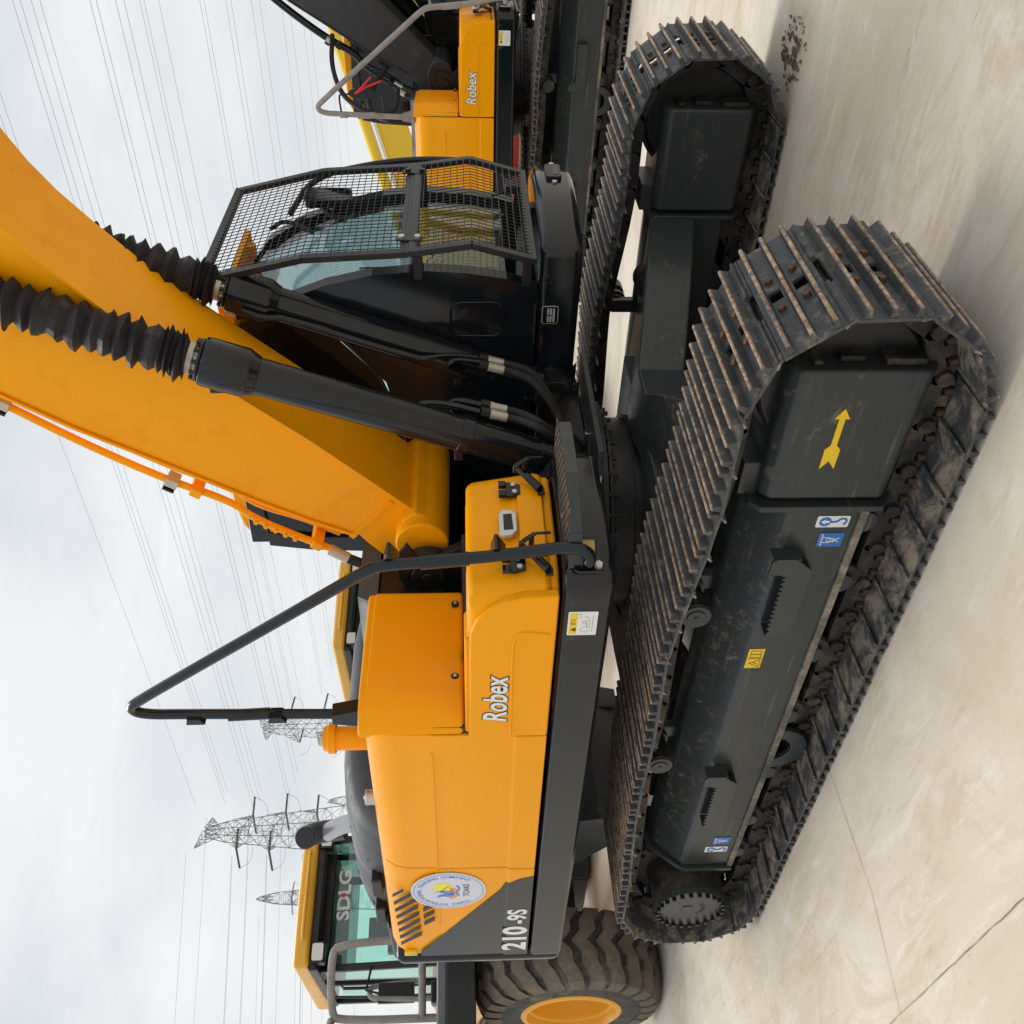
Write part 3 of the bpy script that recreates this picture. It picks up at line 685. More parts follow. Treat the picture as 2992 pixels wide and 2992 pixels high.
    if main:
        mb = MB(); put_text(mb, '210', (-3.862, -1.3752, 1.281), (1,0,0), (0,0,1), .190, .035, 1.12, .0); put_text(mb, '-9S', (-3.505, -1.3752, 1.288), (1,0,0), (0,0,1), .150, .03, .95, .0)
        sub('letters', mb, 'white', e2)
        # round company sticker
        cx, cz, rr = -3.093, 1.722, .205; yy = -1.3640
        mb = MB(); mb.prism(circ(cx, cz, rr, 64), yy, yy-.0025, 'y'); tk = sub('round_sticker', mb, 'lav', e2); yy -= .0025
        def ring(mb, c, z, r0, r1, n, a0, a1, y_, ry=1.0):
            P0 = circ(c, z, r0, n, a0, a1, r0*ry); P1 = circ(c, z, r1, n, a0, a1, r1*ry); k = len(P0); cl = abs(a1-a0-2*math.pi) < 1e-6
            mb.add([(q[0], y_, q[1]) for q in P0+P1], [(i, (i+1) % k, k+(i+1) % k, k+i) for i in range(k if cl else k-1)])
        mb = MB(); ring(mb, cx, cz, .1865, .190, 72, 0, 2*math.pi, yy-.0008)
        for txt, a0, a1 in (('TOAKS INTERNATIONAL', 242, 118), ('TRADING COMPANY', 112, -50)):
            pass
        full = 'TOAKS INTERNATIONAL TRADING COMPANY'; wid = {'I': .55, ' ': .75, 'M': 1.35, 'N': 1.1, 'O': 1.15, 'D': 1.1, 'G': 1.1}
        tot = sum(wid.get(c, 1) for c in full); acc = 0
        for c in full:
            wv = wid.get(c, 1); a = R(226-(226+46)*(acc+wv/2)/tot); acc += wv
            if c != ' ': put_text(mb, c, (cx+.148*math.cos(a), yy-.0008, cz+.148*math.sin(a)), (1,0,0), (0,0,1), .036, .01, 1.05, align='CENTER', rot=a-math.pi/2)
        sub('ring_lettering', mb, 'lblue', e2)
        def blob(name, pts, mat, d=.0008):
            mb = MB(); mb.add([(cx+u, yy-d, cz+v) for u, v in pts], [tuple(range(len(pts)))]); return sub(name, mb, mat, e2)
        blob('logo_sun', circ(.045, .030, .050, 24), 'logoy', .0006); blob('logo_dusk', circ(-.025, -.005, .068, 30, R(180), R(360), .052)+[(.04,-.005)], 'orange', .0005)
        blob('logo_wave', [(-.075,.065),(-.045,.055),(-.025,.01),(-.018,-.03),(-.055,-.03),(-.068,.0),(-.060,.03)], 'lblue', .0010)
        blob('logo_wave', [(-.010,.072),(.005,.04),(.004,.0),(-.02,-.03),(-.012,.0),(-.012,.03)], 'lblue', .0010)
        mb = MB(); mb.tube([(cx-.055,yy-.001,cz-.060),(cx-.03,yy-.001,cz-.038),(cx,yy-.001,cz-.05),(cx+.03,yy-.001,cz-.062),(cx+.062,yy-.001,cz-.045)], .0062, 6, smooth=2)
        mb.v = [(x, yy-.001+(y-yy)*.05, z) for x, y, z in mb.v]; sub('logo_wave', mb, 'lblue', e2)
        mb = MB(); mb.tube([(cx-.01,yy,cz+.045),(cx+.062,yy,cz-.002),(cx+.006,yy,cz-.018),(cx-.038,yy,cz-.030),(cx-.01,yy,cz+.045)], .0026, 6); mb.v = [(x, yy-.0016+(y-yy)*.05, z) for x, y, z in mb.v]
        put_text(mb, 'TOAKS', (cx+.005, yy-.0008, cz-.112), (1,0,0), (0,0,1), .046, .01, .95, align='CENTER'); sub('logo_name', mb, 'navy', e2)
    # small yellow caution sticker at the rear top corner
    mb = MB(); mb.box((-3.918,-1.3665,1.925), (-3.868,-1.351,2.0)); wl = sub('caution_label', mb, 'syellow', e2)
    mb = MB(); z = 1.985
    mb.tube([(-3.912,-1.367,1.93),(-3.874,-1.367,1.93),(-3.893,-1.367,1.958),(-3.912,-1.367,1.93)], .0014, 5); mb.box((-3.905,-1.3672,1.968),(-3.90,-1.3665,1.99)); mb.box((-3.89,-1.3672,1.966),(-3.876,-1.3665,1.97)); sub('label_marks', mb, 'ink', e2)
    # deck warning label
    x0, x1, z0, z1 = -.958, -.823, 1.108, 1.222; yy = -1.3745
    if main or True:
        mb = MB(); mb.prism(rrect(x0,z0,x1,z1,.004), yy, yy-.0015, 'y'); wl = sub('warning_label', mb, 'white', dk)
        mb = MB(); mb.box((x0+.006, yy-.0022, z1-.036), (x1-.006, yy-.0015, z1-.006)); sub('label_band', mb, 'syellow', dk)
        mb = MB(); mb.prism([(x0+.022,z1-.033),(x0+.046,z1-.033),(x0+.034,z1-.010)], yy-.0022, yy-.0028, 'y')
        put_text(mb, '경고', (x0+.058, yy-.0028, z1-.029), (1,0,0), (0,0,1), .021, .0, 1.0); sub('label_marks', mb, 'outline', dk)
        mb = MB()
        for path in (((.045,.030),(.085,.030),(.085,.040),(.045,.040),(.045,.030)), ((.050,.042),(.070,.042),(.070,.058),(.082,.058),(.082,.042)), ((.052,.050),(.030,.066),(.016,.045),(.030,.028)),
                     ((.10,.065),(.122,.065),(.122,.080),(.10,.080),(.10,.065)), ((.02,.018),(.115,.018)), ((.095,.030),(.112,.050))):
            mb.tube([(x0+a, yy-.002, z0+b) for a, b in path], .0008, 4)
        sub('label_drawing', mb, 'ink', dk)
    # fuel filler in the front of the deck, rail foot plate
    mb = MB(); mb.prism(rrect(-1.305,1.12,-1.185,1.205,.022), -.621, -.610, 'x'); ff = part('filler_recess', mb, 'black', bevel=.004)
    mb = MB(); mb.cyl((-.614,-1.24,1.130), (-.614,-1.24,1.194), .030, n=16); sub('filler_cap', mb, 'cardboard', ff)
    mb = MB(); mb.cyl((-.62,-1.06,1.225), (-.605,-1.06,1.225), .014, n=6); sub('bolt', mb, 'bolt', dk)
    # perforated step in front of the toolbox
    mb = MB(); st = [(-.56,-.56),(-.40,-.62),(-.36,-.80),(-.38,-1.08),(-.56,-1.24)]
    SP = [(-.62,-.66),(-.46,-.665),(-.40,-.74),(-.40,-1.06),(-.50,-1.28),(-.62,-1.34)]; mb.prism(SP, 1.222, 1.230, 'z')
    for a, b in zip(SP[:-1], SP[1:]): mb.bar((a[0],a[1],1.210), (b[0],b[1],1.210), .006, .05)
    fs_ = part('tread_step', mb, 'frame', bevel=.002)
    mb = MB()
    for i in range(6):
        for j in range(15):
            x = -.60+.032*i; y = -.70-.042*j+(.021 if i % 2 else 0)
            if -.43 > x and y > -1.24 or -1.04 < y < -.76: mb.lathe((x,y,1.230), (0,0,1), [(0,.012),(.004,.012),(.005,.007)], 8)
    sub('tread_studs', mb, 'debris', fs_)
    # handrail
    wrapm = 'char' if main else 'wrap'
    rr = .0235 if main else .027
    mb = MB(); mb.tube([(-.60,-1.338,1.160),(-.57,-1.335,1.155),(-.545,-1.32,1.18),(-.552,-1.298,1.25),(-.590,-1.288,1.40),(-.622,-1.285,1.62),(-.645,-1.285,1.90),(-.665,-1.283,1.965),(-.80,-1.272,2.13),(-1.53,-1.215,3.03),(-1.60,-1.21,3.10),(-1.655,-1.205,3.05),(-1.665,-1.20,2.85),(-1.69,-1.20,2.12)], rr, 14, smooth=2)
    hr = part('handrail', mb, wrapm)
    mb = MB(); mb.tube([(-.620,-1.285,1.60),(-.638,-1.285,1.78)], rr+.004, 16); mb.tube([(-1.672,-1.2,2.50),(-1.682,-1.2,2.68)], rr+.004, 16); sub('rail_sleeve', mb, wrapm, hr, split=True)
    mb = MB(); mb.prism(rrect(-1.372,1.105,-1.285,1.215,.02), -.618, -.608, 'x')
    for z, xo in ((1.46, .03), (1.86, -.005)): mb.prism([(-.645+xo,z),(-.59+xo,z+.035),(-.59+xo,z+.045),(-.645+xo,z+.06)], -1.285, -1.215, 'y')
    for z in (2.42, 2.78): mb.prism([(-1.695,z),(-1.655,z+.02),(-1.655,z+.075),(-1.695,z+.085)], -1.24, -1.18, 'y')
    mb.prism([(-1.74,2.088),(-1.62,2.088),(-1.655,2.22),(-1.72,2.22)], -1.235, -1.165, 'y')
    sub('rail_bracket', mb, wrapm, hr, bevel=.003, split=True)
    mb = MB(); mb.cyl((-.608,-1.345,1.125), (-.592,-1.345,1.125), .016, n=6); sub('bolt', mb, 'bolt', hr)
    # ---- rear: counterweight, grey engine hood, exhaust, pre-cleaner, cap
    mb = MB(); cw = [(-3.955,-1.37),(-4.02,-1.368),(-4.13,-1.33),(-4.22,-1.20),(-4.34,-.90),(-4.44,-.45),(-4.47,0),(-4.44,.45),(-4.34,.90),(-4.22,1.20),(-4.13,1.33),(-4.02,1.368),(-3.955,1.37)]
    mb.prism(cw, 1.045, 2.06, 'z'); part('counterweight', mb, 'char', bevel=.07, seg=4)
    mb = MB(); mb.prism([(-4.40,2.06),(-4.36,2.10),(-3.90,2.115),(-3.90,2.0),(-4.40,2.0)], -1.2, 1.2, 'y'); part('counterweight_lid', mb, 'char', bevel=.02)
    mb = MB()
    def frust(x0, x1, y0, y1, z0, z1, ix, iy):
        return [(x0,y0,z0),(x1,y0,z0),(x1,y1,z0),(x0,y1,z0),(x0+ix,y0+iy,z1),(x1-ix*.6,y0+iy,z1),(x1-ix*.6,y1-iy,z1),(x0+ix,y1-iy,z1)]
    F6 = [(0,3,2,1),(4,5,6,7),(0,1,5,4),(1,2,6,5),(2,3,7,6),(3,0,4,7)]
    hp = [(-1.10,2.07),(-1.085,2.14),(-1.05,2.20),(-.99,2.255),(-.90,2.30),(-.78,2.335),(-.62,2.358),(-.40,2.368),(.30,2.375),(.70,2.33),(.90,2.07)]
    xs_ = [(-4.24,.0),(-4.235,.25),(-4.21,.48),(-4.16,.66),(-4.08,.81),(-3.97,.92),(-3.84,.98),(-3.65,1.0),(-3.2,1.0),(-3.02,.96),(-2.92,.88),(-2.86,.74),(-2.83,.5),(-2.82,.2)]
    vs = [(x, -.1+(yy+.1)*(.86+.14*min(1,k*1.4)), 2.07+(zz-2.07)*k) for x, k in xs_ for yy, zz in hp]; n8 = len(hp)
    mb.add(vs, [(i*n8+j, i*n8+j+1, (i+1)*n8+j+1, (i+1)*n8+j) for i in range(len(xs_)-1) for j in range(n8-1)]+[tuple(range(n8)), tuple(range(len(vs)-n8, len(vs)))[::-1]]); mb.add(frust(-2.78,-1.66,-.56,.85,2.06,2.165,.05,.08), F6)
    eh = part('engine_hood', mb, 'hood', angle=60)
    mb = MB()
    for x in (-3.35, -3.62, -3.9): mb.bar((x,-1.05,2.195), (x+.03,-.84,2.315), .03, .02)
    sub('hood_rib', mb, 'hood', eh, bevel=.006, split=True)
    mb = MB()
    for x in (-3.62, -3.98): mb.box((x, -1.14, 2.12), (x+.20, -1.05, 2.185))
    sub('hood_latch', mb, 'black', eh, bevel=.012, split=True)
    mb = MB(); mb.box((-1.72,-.60,1.72),(-1.66,.5,2.05)); mb.box((-2.2,-.6,2.0),(-1.72,.5,2.09)); part('control_valve_cover', mb, 'black', bevel=.006)
    mb = MB(); mb.tube([(-3.84,-.52,2.36),(-3.88,-.52,2.46),(-3.97,-.52,2.56)], .060, 20, smooth=1); ex = part('exhaust_stub', mb, 'silver')
    mb = MB(); ep = [(-3.96,-.50,2.44),(-3.99,-.50,2.58),(-3.95,-.54,2.655),(-3.85,-.62,2.675)]; mb.tube(ep, .072, 20, smooth=2); sub('exhaust_pipe', mb, 'hood', ex)
    mb = MB(); mb.cyl((-3.862,-.610,2.673), (-3.842,-.626,2.677), .064, n=20); sub('exhaust_mouth', mb, 'outline', ex)
    mb = MB(); mb.lathe((-2.29,-.92,2.09), (0,0,1), [(0,.062),(.20,.062),(.20,.078),(.235,.078),(.24,.068),(.262,.062),(.265,.04)], 28); pc = part('pre_cleaner', mb, 'yellow' if main else 'orange')
    mb = MB(); mb.tube([(-2.34,-.92,2.35),(-2.34,-.92,2.385),(-2.24,-.92,2.385),(-2.24,-.92,2.35)], .008, 8); mb.cyl((-2.29,-.92,2.355),(-2.29,-.92,2.37),.04,n=16); sub('cleaner_grip', mb, 'bolt', pc)
    mb = MB(); mb.cyl((-2.70,-1.02,2.09), (-2.70,-1.02,2.165), .042, n=24); mb.cyl((-2.70,-1.02,2.165), (-2.70,-1.02,2.175), .012, n=8); part('radiator_cap', mb, 'bolt', bevel=.006)
    # ---- boom
    prof = BOOM_LO+BOOM_HI
    mb = MB(); mb.prism(prof, -.232, .232, 'y'); bo = part('boom', mb, bmat, bevel=.006)
    mb = MB(); mb.strip(BOOM_LO[2:], -.247, .247, -.014); mb.strip(BOOM_HI[:12], -.247, .247, -.014); sub('boom_plate', mb, bmat, bo, split=True)
    mb = MB(); mb.cyl((-1.44,-.36,1.83), (-1.44,.36,1.83), .135, n=40); mb.prism([(-1.33,1.93),(-1.28,1.86),(-1.33,1.76),(-1.44,1.70),(-1.5,1.9)], -.30, .30, 'y'); sub('boom_foot', mb, bmat, bo, bevel=.012)
    mb = MB(); mb.bar((-1.26,-.236,1.98), (-1.50,-.236,2.20), .012, .03); mb.bar((-1.28,-.236,2.00), (-1.49,-.236,2.19), .02, .008); sub('boom_weld', mb, bmat, bo)
    mb = MB(); bk_ = circ(-1.56,1.80,.15,28,R(-30),R(200))+[(-1.74,1.58),(-1.34,1.58)]; mb.prism(bk_, -.45, -.40, 'y'); mb.prism(bk_, .40, .45, 'y'); mb.cyl((-1.56,-.475,1.80), (-1.56,.475,1.80), .085, n=28); mb.cyl((-1.56,-.485,1.80), (-1.56,.485,1.80), .03, n=20); mb.prism([(-1.34,1.90),(-1.44,1.965),(-1.60,1.95),(-1.60,1.90),(-1.42,1.86)], -.455, -.44, 'y')
    part('boom_pin_bracket', mb, 'black', bevel=.004)
    pm = bmat if main else 'black'
    pp = [(-.10,4.42),(-.55,3.90),(-.715,3.695),(-.93,3.42),(-1.166,3.073),(-1.30,2.80),(-1.42,2.70),(-1.53,2.53),(-1.645,2.33)]
    mb = MB(); mb.tube([(x+.008, -.18, z-.006) for x, z in pp], .019, 12, smooth=2); mb.tube([(x+.008, .0, z-.006) for x, z in pp[:-1]]+[(-1.60,.0,2.38)], .019, 12, smooth=2); mb.tube([(x+.022, -.10, z-.012) for x, z in pp[:-2]]+[(-1.49,-.10,2.46),(-1.60,-.10,2.28)], .015, 10, smooth=2); bp_ = sub('boom_pipe', mb, pm, bo, split=True)
    for x, z in ((-.69,3.70),(-1.16,3.05)):
        d = Vector((.55,.83)).normalized(); mb = MB(); a = Vector((x+.006, z-.006)); mb.bar((a.x-d.x*.03,-.18,a.y-d.y*.03), (a.x+d.x*.03,-.18,a.y+d.y*.03), .075, .048, (1,0,-.6)); sub('pipe_clamp', mb, 'bolt' if not main else 'fitting', bo, bevel=.003)
        mb = MB(); mb.bar((a.x-.036-d.x*.028,-.18,a.y+.024-d.y*.028), (a.x-.036+d.x*.028,-.18,a.y+.024+d.y*.028), .08, .012, (1,0,-.6)); sub('clamp_pad', mb, 'black', bo)
    for x, z in ((-1.23,2.95),(-.56,3.88),(-1.60,2.40)):
        d = Vector((.55,.83)).normalized(); mb = MB(); x += .014; z -= .01; mb.bar((x-d.x*.028,-.12,z-d.y*.028), (x+d.x*.028,-.12,z+d.y*.028), .20, .048, (1,0,-.6)); sub('pipe_bracket', mb, pm, bo, bevel=.004)
    mb = MB()
    for k in range(5): mb.cyl((-1.375-.030*k,-.245,2.665-.045*k), (-1.375-.030*k,-.262,2.665-.045*k), .012, n=10)
    sub('block_bolt', mb, pm, bo, split=True)
    mb = MB(); mb.tube([(-1.645,-.18,2.33),(-1.70,-.19,2.24)], .030, 14); mb.tube([(-1.60,-.02,2.36),(-1.65,-.02,2.27)], .024, 14); sub('pipe_fitting', mb, 'fitting', bo, split=True)
    mb = MB(); mb.tube([(-1.69,-.19,2.26),(-1.75,-.20,2.14),(-1.76,-.22,1.98),(-1.72,-.22,1.80)], .027, 12, smooth=2); mb.tube([(-1.64,-.02,2.28),(-1.71,-.02,2.12),(-1.72,-.05,1.8)], .022, 12, smooth=2); sub('boom_hose', mb, 'rubber', bo, split=True)
    # ---- boom cylinders with cloth boots
    dcy = Vector((.504, 1.40)).normalized()
    for s in (-1, 1):
        y = s*.31; b0 = Vector((-.955, 1.14)); P = lambda t: (b0.x+dcy.x*t, y, b0.y+dcy.y*t)
        mb = MB(); mb.cyl(P(.09), P(1.50), .083, n=36); mb.cyl(P(.13), P(.16), .088, n=36)
        cy = part('boom_cylinder', mb, 'char')
        mb = MB(); D = Vector((dcy.x, 0, dcy.y))
        mb.lathe(P(1.45), D, [(0,.086),(.035,.100),(.05,.108),(.22,.108),(.235,.104),(.24,.085)], 40); mb.lathe(P(1.69), D, [(0,.095),(.012,.095),(.013,.07)], 40)
        for k in range(10):
            a = 2*math.pi*k/10; c3 = Vector(P(1.70)); u_ = D.orthogonal().normalized(); v_ = D.cross(u_); q = c3+.082*(math.cos(a)*u_+math.sin(a)*v_); mb.cyl(q, q+D*.022, .011, n=6)
        sub('cylinder_gland', mb, 'char', cy, bevel=.003)
        mb = MB(); mb.cyl((b0.x, y-.085, b0.y), (b0.x, y+.085, b0.y), .10, n=36); mb.prism([(b0.x-.06,b0.y),(b0.x+.06,b0.y),(P(.14)[0]+.07,P(.14)[2]-.02),(P(.14)[0]-.07,P(.14)[2]+.03)], y-.07, y+.07, 'y'); sub('cylinder_eye', mb, 'black', cy, bevel=.006)
        mb = MB(); mb.cyl(P(.475), P(.53), .0905, n=36); q = P(.50)
        mb.box((q[0]-.012+.02,y-.022,q[2]-.12), (q[0]+.012+.02,y+.022,q[2]-.075)); mb.box((q[0]-.13,y-.03,q[2]+.01),(q[0]-.085,y+.03,q[2]+.05)); sub('clamp_band', mb, 'char', cy, bevel=.003)
        mb = MB(); mb.cyl(P(1.70), P(1.80), .045, n=20); sub('cylinder_rod', mb, 'silver', cy)
        mb = MB(); mb.cyl(P(1.722), P(1.745), .07, n=28); sub('boot_band', mb, 'fitting', cy)
        # pleated boot: zig-zag lathe, sagging a little, bunched at the gland
        mb = MB(); n = 22; rings = []; tt = 1.745; rings.append((tt, .060))
        for k in range(5): tt += .012; rings.append((tt, .100+.014*(k % 2))); tt += .011; rings.append((tt, .080))
        k = 0
        while tt < 3.15: q_ = random.uniform(.024,.036); tt += q_*.85; rings.append((tt, .104+random.uniform(-.012,.010))); tt += .006; rings.append((tt, .103+random.uniform(-.012,.008))); tt += q_; rings.append((tt, .070+random.uniform(-.005,.006))); k += 1
        vs = []; u_ = Vector((0,1,0)); v_ = D.cross(u_)
        for i, (t, r) in enumerate(rings):
            sag = Vector((1,0,-.35)).normalized()*.035*max(0, (t-1.9))**1.2; c3 = Vector(P(t))+sag; tilt = random.uniform(-.10,.10) if t > 1.8 else .16*math.sin(i)
            for j in range(n):
                a = 2*math.pi*j/n; rr_ = r*(1+.05*math.cos(5*a+i*.35)+.035*math.cos(3*a-i*.5)+random.uniform(-.03,.03)*(r > .09)); vs.append(c3+rr_*(math.cos(a)*u_+math.sin(a)*v_)+D*tilt*r*math.cos(a+.5))
        mb.add(vs, [(i*n+j, i*n+(j+1) % n, (i+1)*n+(j+1) % n, (i+1)*n+j) for i in range(len(rings)-1) for j in range(n)])
        sub('rod_boot', mb, 'boot', cy, angle=24)
        # steel pipes on the cylinder
        side = 1 if s < 0 else -1
        def Q(t, o, dy): n2 = Vector((dcy.y, -dcy.x)); return (b0.x+dcy.x*t+n2.x*o, y+dy, b0.y+dcy.y*t+n2.y*o)
        mb = MB(); mb.tube([Q(1.60,-.02,side*.115), Q(1.5,-.02,side*.118), Q(1.40,-.0,side*.098), Q(.75,0,side*.098), Q(.70,.03,side*.12), Q(.60,.07,side*.10), Q(.46,.09,side*.08)], .015, 10, smooth=1)
        mb.tube([Q(.50,.0,side*.09), Q(.60,.02,side*.13), Q(.58,.08,side*.14), Q(.44,.10,side*.13)], .016, 10, smooth=2); sub('cylinder_pipe', mb, 'char', cy, split=True)
        mb = MB(); mb.box((Q(1.6,0,0)[0]-.12, y-.03, Q(1.6,0,0)[2]+.0), (Q(1.6,0,0)[0]-.085, y+.03, Q(1.6,0,0)[2]+.07)); sub('port_block', mb, 'char', cy, bevel=.004)
        for dy in (.08, .14):
            mb = MB(); a = Vector(Q(.455,.092,side*dy)); b = Vector(Q(.41,.095,side*dy)); c = Vector(Q(.35,.10,side*dy)); mb.cyl(a, b, .028, n=8); sub('hose_flange', mb, 'black', cy, bevel=.003)
            mb = MB(); mb.cyl(b, b.lerp(c, .25), .024, n=10); mb.cyl(b.lerp(c,.25), c+(c-b)*.35, .0225, n=16); sub('hose_fitting', mb, 'fitting', cy)
            mb = MB(); e = Vector((-1.02, -.12+.05*(dy > .1)+(.03 if s > 0 else -.12), 1.10)); mid = c+Vector((-.01, -.05-.3*dy, -.17)); mb.tube([c, c+(c-b)*1.6, mid, mid.lerp(e,.6)+Vector((.03,0,-.02)), e], .0205, 12, smooth=3); sub('hydraulic_hose', mb, 'rubber', cy)
    # sensor plugs and a grey lead hanging along the upper frame's front edge
    mb = MB(); mb.box((-.955,-.12,.985), (-.93,-.09,1.02)); pl = part('sensor_plug', mb, 'fitting', bevel=.003)
    mb = MB(); mb.tube([(-.94,-.105,.985),(-.93,-.12,.965),(-.935,-.3,.955),(-.96,-.45,.98)], .004, 6, smooth=2); sub('sensor_lead', mb, 'lav', pl)
    cab(part, sub, main)
    if not main:
        mb = MB(); mb.tube([(-1.40,-.2,2.42),(-1.62,-.5,2.62),(-1.75,-.8,2.60),(-1.80,-1.0,2.35),(-1.78,-.95,2.15)], .028, 10, smooth=3); mb.tube([(-1.1,-.2,3.0),(-1.35,-.55,3.0),(-1.60,-.9,2.85),(-1.72,-1.05,2.5),(-1.74,-.8,2.3),(-1.6,-.4,2.3)], .026, 10, smooth=3)
        part('loose_hose', mb, 'rubber', split=True)
        mb = MB(); mb.tube([(-1.66,-1.20,2.85),(-1.50,-1.15,2.87),(-1.48,-1.15,2.84),(-1.48,-1.15,2.44),(-1.50,-1.15,2.42),(-1.68,-1.20,2.40)], .010, 8, smooth=1); mi = part('mirror_bracket', mb, 'black')
        mb = MB(); mb.prism(circ(-1.47,2.62,.06,24,0,2*math.pi,.15), -1.17, -1.14, 'y'); sub('mirror', mb, 'blackgloss', mi, bevel=.008)
        mb = MB(); mb.tube([(-1.47,-1.18,2.70),(-1.40,-1.2,2.62),(-1.30,-1.2,2.52)], .010, 5); mb.tube([(-1.47,-1.18,2.70),(-1.40,-1.2,2.58),(-1.34,-1.2,2.42)], .010, 5); sub('ribbon', mb, 'ribbon', mi)

def cab(part, sub, main):
    """operator's cab, left of the boom, with its front guard"""
    y0, y1 = .355, 1.345
    fr = [(-.40,1.25),(-.345,1.40),(-.315,1.60),(-.305,1.80),(-.33,2.05),(-.385,2.28),(-.48,2.52),(-.60,2.72),(-.76,2.85)]      # front curve (x,z)
    top = [(-.98,2.93),(-1.40,2.965),(-1.80,2.96),(-1.98,2.93),(-2.09,2.86),(-2.13,2.76)]
    rear = [(-2.17,2.55),(-2.20,2.0),(-2.20,1.25)]
    # right wall: dark sheet with window opening above
    mb = MB(); wall = [(-.45,1.25)]+[(x-.05, z) for x, z in fr[1:6]]+[(-.62,2.30),(-.95,2.02),(-1.55,1.90),(-2.20,1.90),(-2.20,1.25)]
    mb.prism(wall, y0, y0+.05, 'y'); mb.prism([(-2.2,1.25),(-.45,1.25),(-.45,1.40),(-2.2,1.40)], y1-.05, y1, 'y')
    cw = part('cab_shell', mb, 'char', bevel=.008)
    mb = MB()
    for ya, yb in ((y0-.006, y0+.075), (y1-.075, y1+.006)):
        inner = [(x-.085, z-.02) for x, z in fr]+[(-.98,2.85)]
        n = len(inner); out = fr+[(-.98,2.93)]
        for k in range(n-1): mb.prism([out[k], out[k+1], inner[k+1], inner[k]], ya, yb, 'y')
    sub('front_pillar', mb, 'char', cw, split='y')
    mb = MB()
    for ya, yb in ((y0-.002, y0+.06), (y1-.06, y1+.002)):
        mb.prism([(-2.20,1.25),(-2.20,2.0),(-2.17,2.55),(-2.13,2.80),(-2.02,2.80),(-2.06,2.5),(-2.08,1.25)], ya, yb, 'y'); mb.prism([(-1.25,1.9),(-1.18,1.9),(-1.20,2.9),(-1.27,2.9)], ya, yb, 'y')
        mb.prism([(-2.1,2.78),(-.80,2.80),(-.80,2.86),(-2.1,2.90)], ya, yb, 'y')
    sub('rear_pillar', mb, 'char', cw, bevel=.01, split='y')
    mb = MB(); mb.box((-2.2,y0+.06,1.25),(-2.14,y1-.06,1.95)); sub('rear_wall', mb, 'char', cw, bevel=.01)
    # roof: orange cap with dark side band
    mb = MB(); rf = [(-.70,2.83)]+top+[(-2.13,2.70),(-2.08,2.70),(-1.9,2.80),(-1.3,2.86),(-.8,2.82)]
    mb.prism(rf, y0+.01, y1-.01, 'y'); sub('roof', mb, 'yellow', cw, bevel=.03, seg=3)
    mb = MB(); mb.prism([(-2.195,2.05),(-2.14,2.70),(-2.05,2.70),(-2.1,2.05)], y0-.001, y1, 'y'); sub('rear_band', mb, 'char', cw, bevel=.01)
    mb = MB(); mb.box((-.80,y0+.06,2.86),(-.74,y0+.16,2.90)); mb.box((-.62,y0+.0,2.74),(-.56,y0+.05,2.80)); mb.box((-.62,y1-.25,2.76),(-.55,y1-.20,2.84)); mb.box((-.70,y0+.06,2.80),(-.52,y1-.1,2.83)); sub('roof_lip', mb, 'yellow', cw, bevel=.005)
    # glass
    mb = MB(); gl = [(x-.03, z) for x, z in fr[1:]]; mb.strip(gl, y0+.07, y1-.07, .006); sub('windscreen', mb, 'glass', cw)
    mb = MB(); mb.prism([(-.62,2.32),(-.94,2.04),(-1.19,1.96),(-1.19,2.84),(-.90,2.84),(-.70,2.70),(-.57,2.5)], y0+.022, y0+.028, 'y'); mb.prism([(-1.26,1.92),(-2.08,1.92),(-2.05,2.78),(-1.26,2.84)], y0+.022, y0+.028, 'y'); sub('side_window', mb, 'blackgloss', cw, split=True)
    mb = MB(); mb.prism([(-.40,1.42),(-.36,1.8),(-.46,2.28),(-.66,2.68),(-.9,2.84),(-1.19,2.84),(-1.19,1.42)], y1-.028, y1-.022, 'y'); mb.prism([(-1.26,1.42),(-2.08,1.42),(-2.05,2.78),(-1.26,2.84)], y1-.028, y1-.022, 'y'); sub('door_window', mb, 'glass', cw, split=True)
    mb = MB(); mb.box((-2.172,y0+.07,1.96),(-2.165,y1-.07,2.68)); sub('rear_window', mb, 'glass', cw)
    # interior
    mb = MB(); mb.box((-2.1,y0+.06,1.26),(-.5,y1-.06,1.30)); mb.box((-1.75,.62,1.5),(-1.25,1.10,1.68)); mb.box((-1.85,.62,1.62),(-1.70,1.10,2.35)); mb.box((-1.78,.74,2.36),(-1.70,.98,2.55)); mb.box((-1.5,.5,1.5),(-1.1,.6,1.72))
    mb.bar((-.75,1.12,1.3),(-.70,1.12,1.62),.04); sub('interior', mb, 'interior', cw, bevel=.02)
    mb = MB(); mb.box((-1.72,.66,1.68),(-1.30,1.06,1.74)); mb.box((-1.69,.66,1.72),(-1.66,1.06,2.30)); mb.box((-1.0,.55,1.30),(-.7,.85,1.50)); mb.box((-.62,.9,1.42),(-.56,1.2,1.72)); sub('seat_cover', mb, 'cardboard', cw, bevel=.02)
    mb = MB(); mb.bar((-.52,.52,1.3),(-.46,.52,1.75),.02); mb.tube([(-.5,.5,1.30),(-.42,.6,1.85),(-.50,.75,2.15)], .008, 6, smooth=1)
    sub('wiper', mb, 'black', cw)
    # emblem-like recess in the right wall
    mb = MB(); ov = rrect(-.665,1.42,-.475,1.675,.05); n = len(ov); mb.tube([(x, y0-.001, z) for x, z in ov], .006, 8, closed=True); sub('wall_recess', mb, 'char', cw)
    mb = MB(); mb.box((-.715,y0-.002,1.25),(-.45,y0+.03,1.262)); mb.tube([(-.56,y0-.002,2.33),(-.72,y0-.002,2.18),(-.95,y0-.002,2.03),(-1.2,y0-.002,1.95)], .006, 8, smooth=1); sub('wall_seal', mb, 'outline', cw, split=True)
    if not main: return
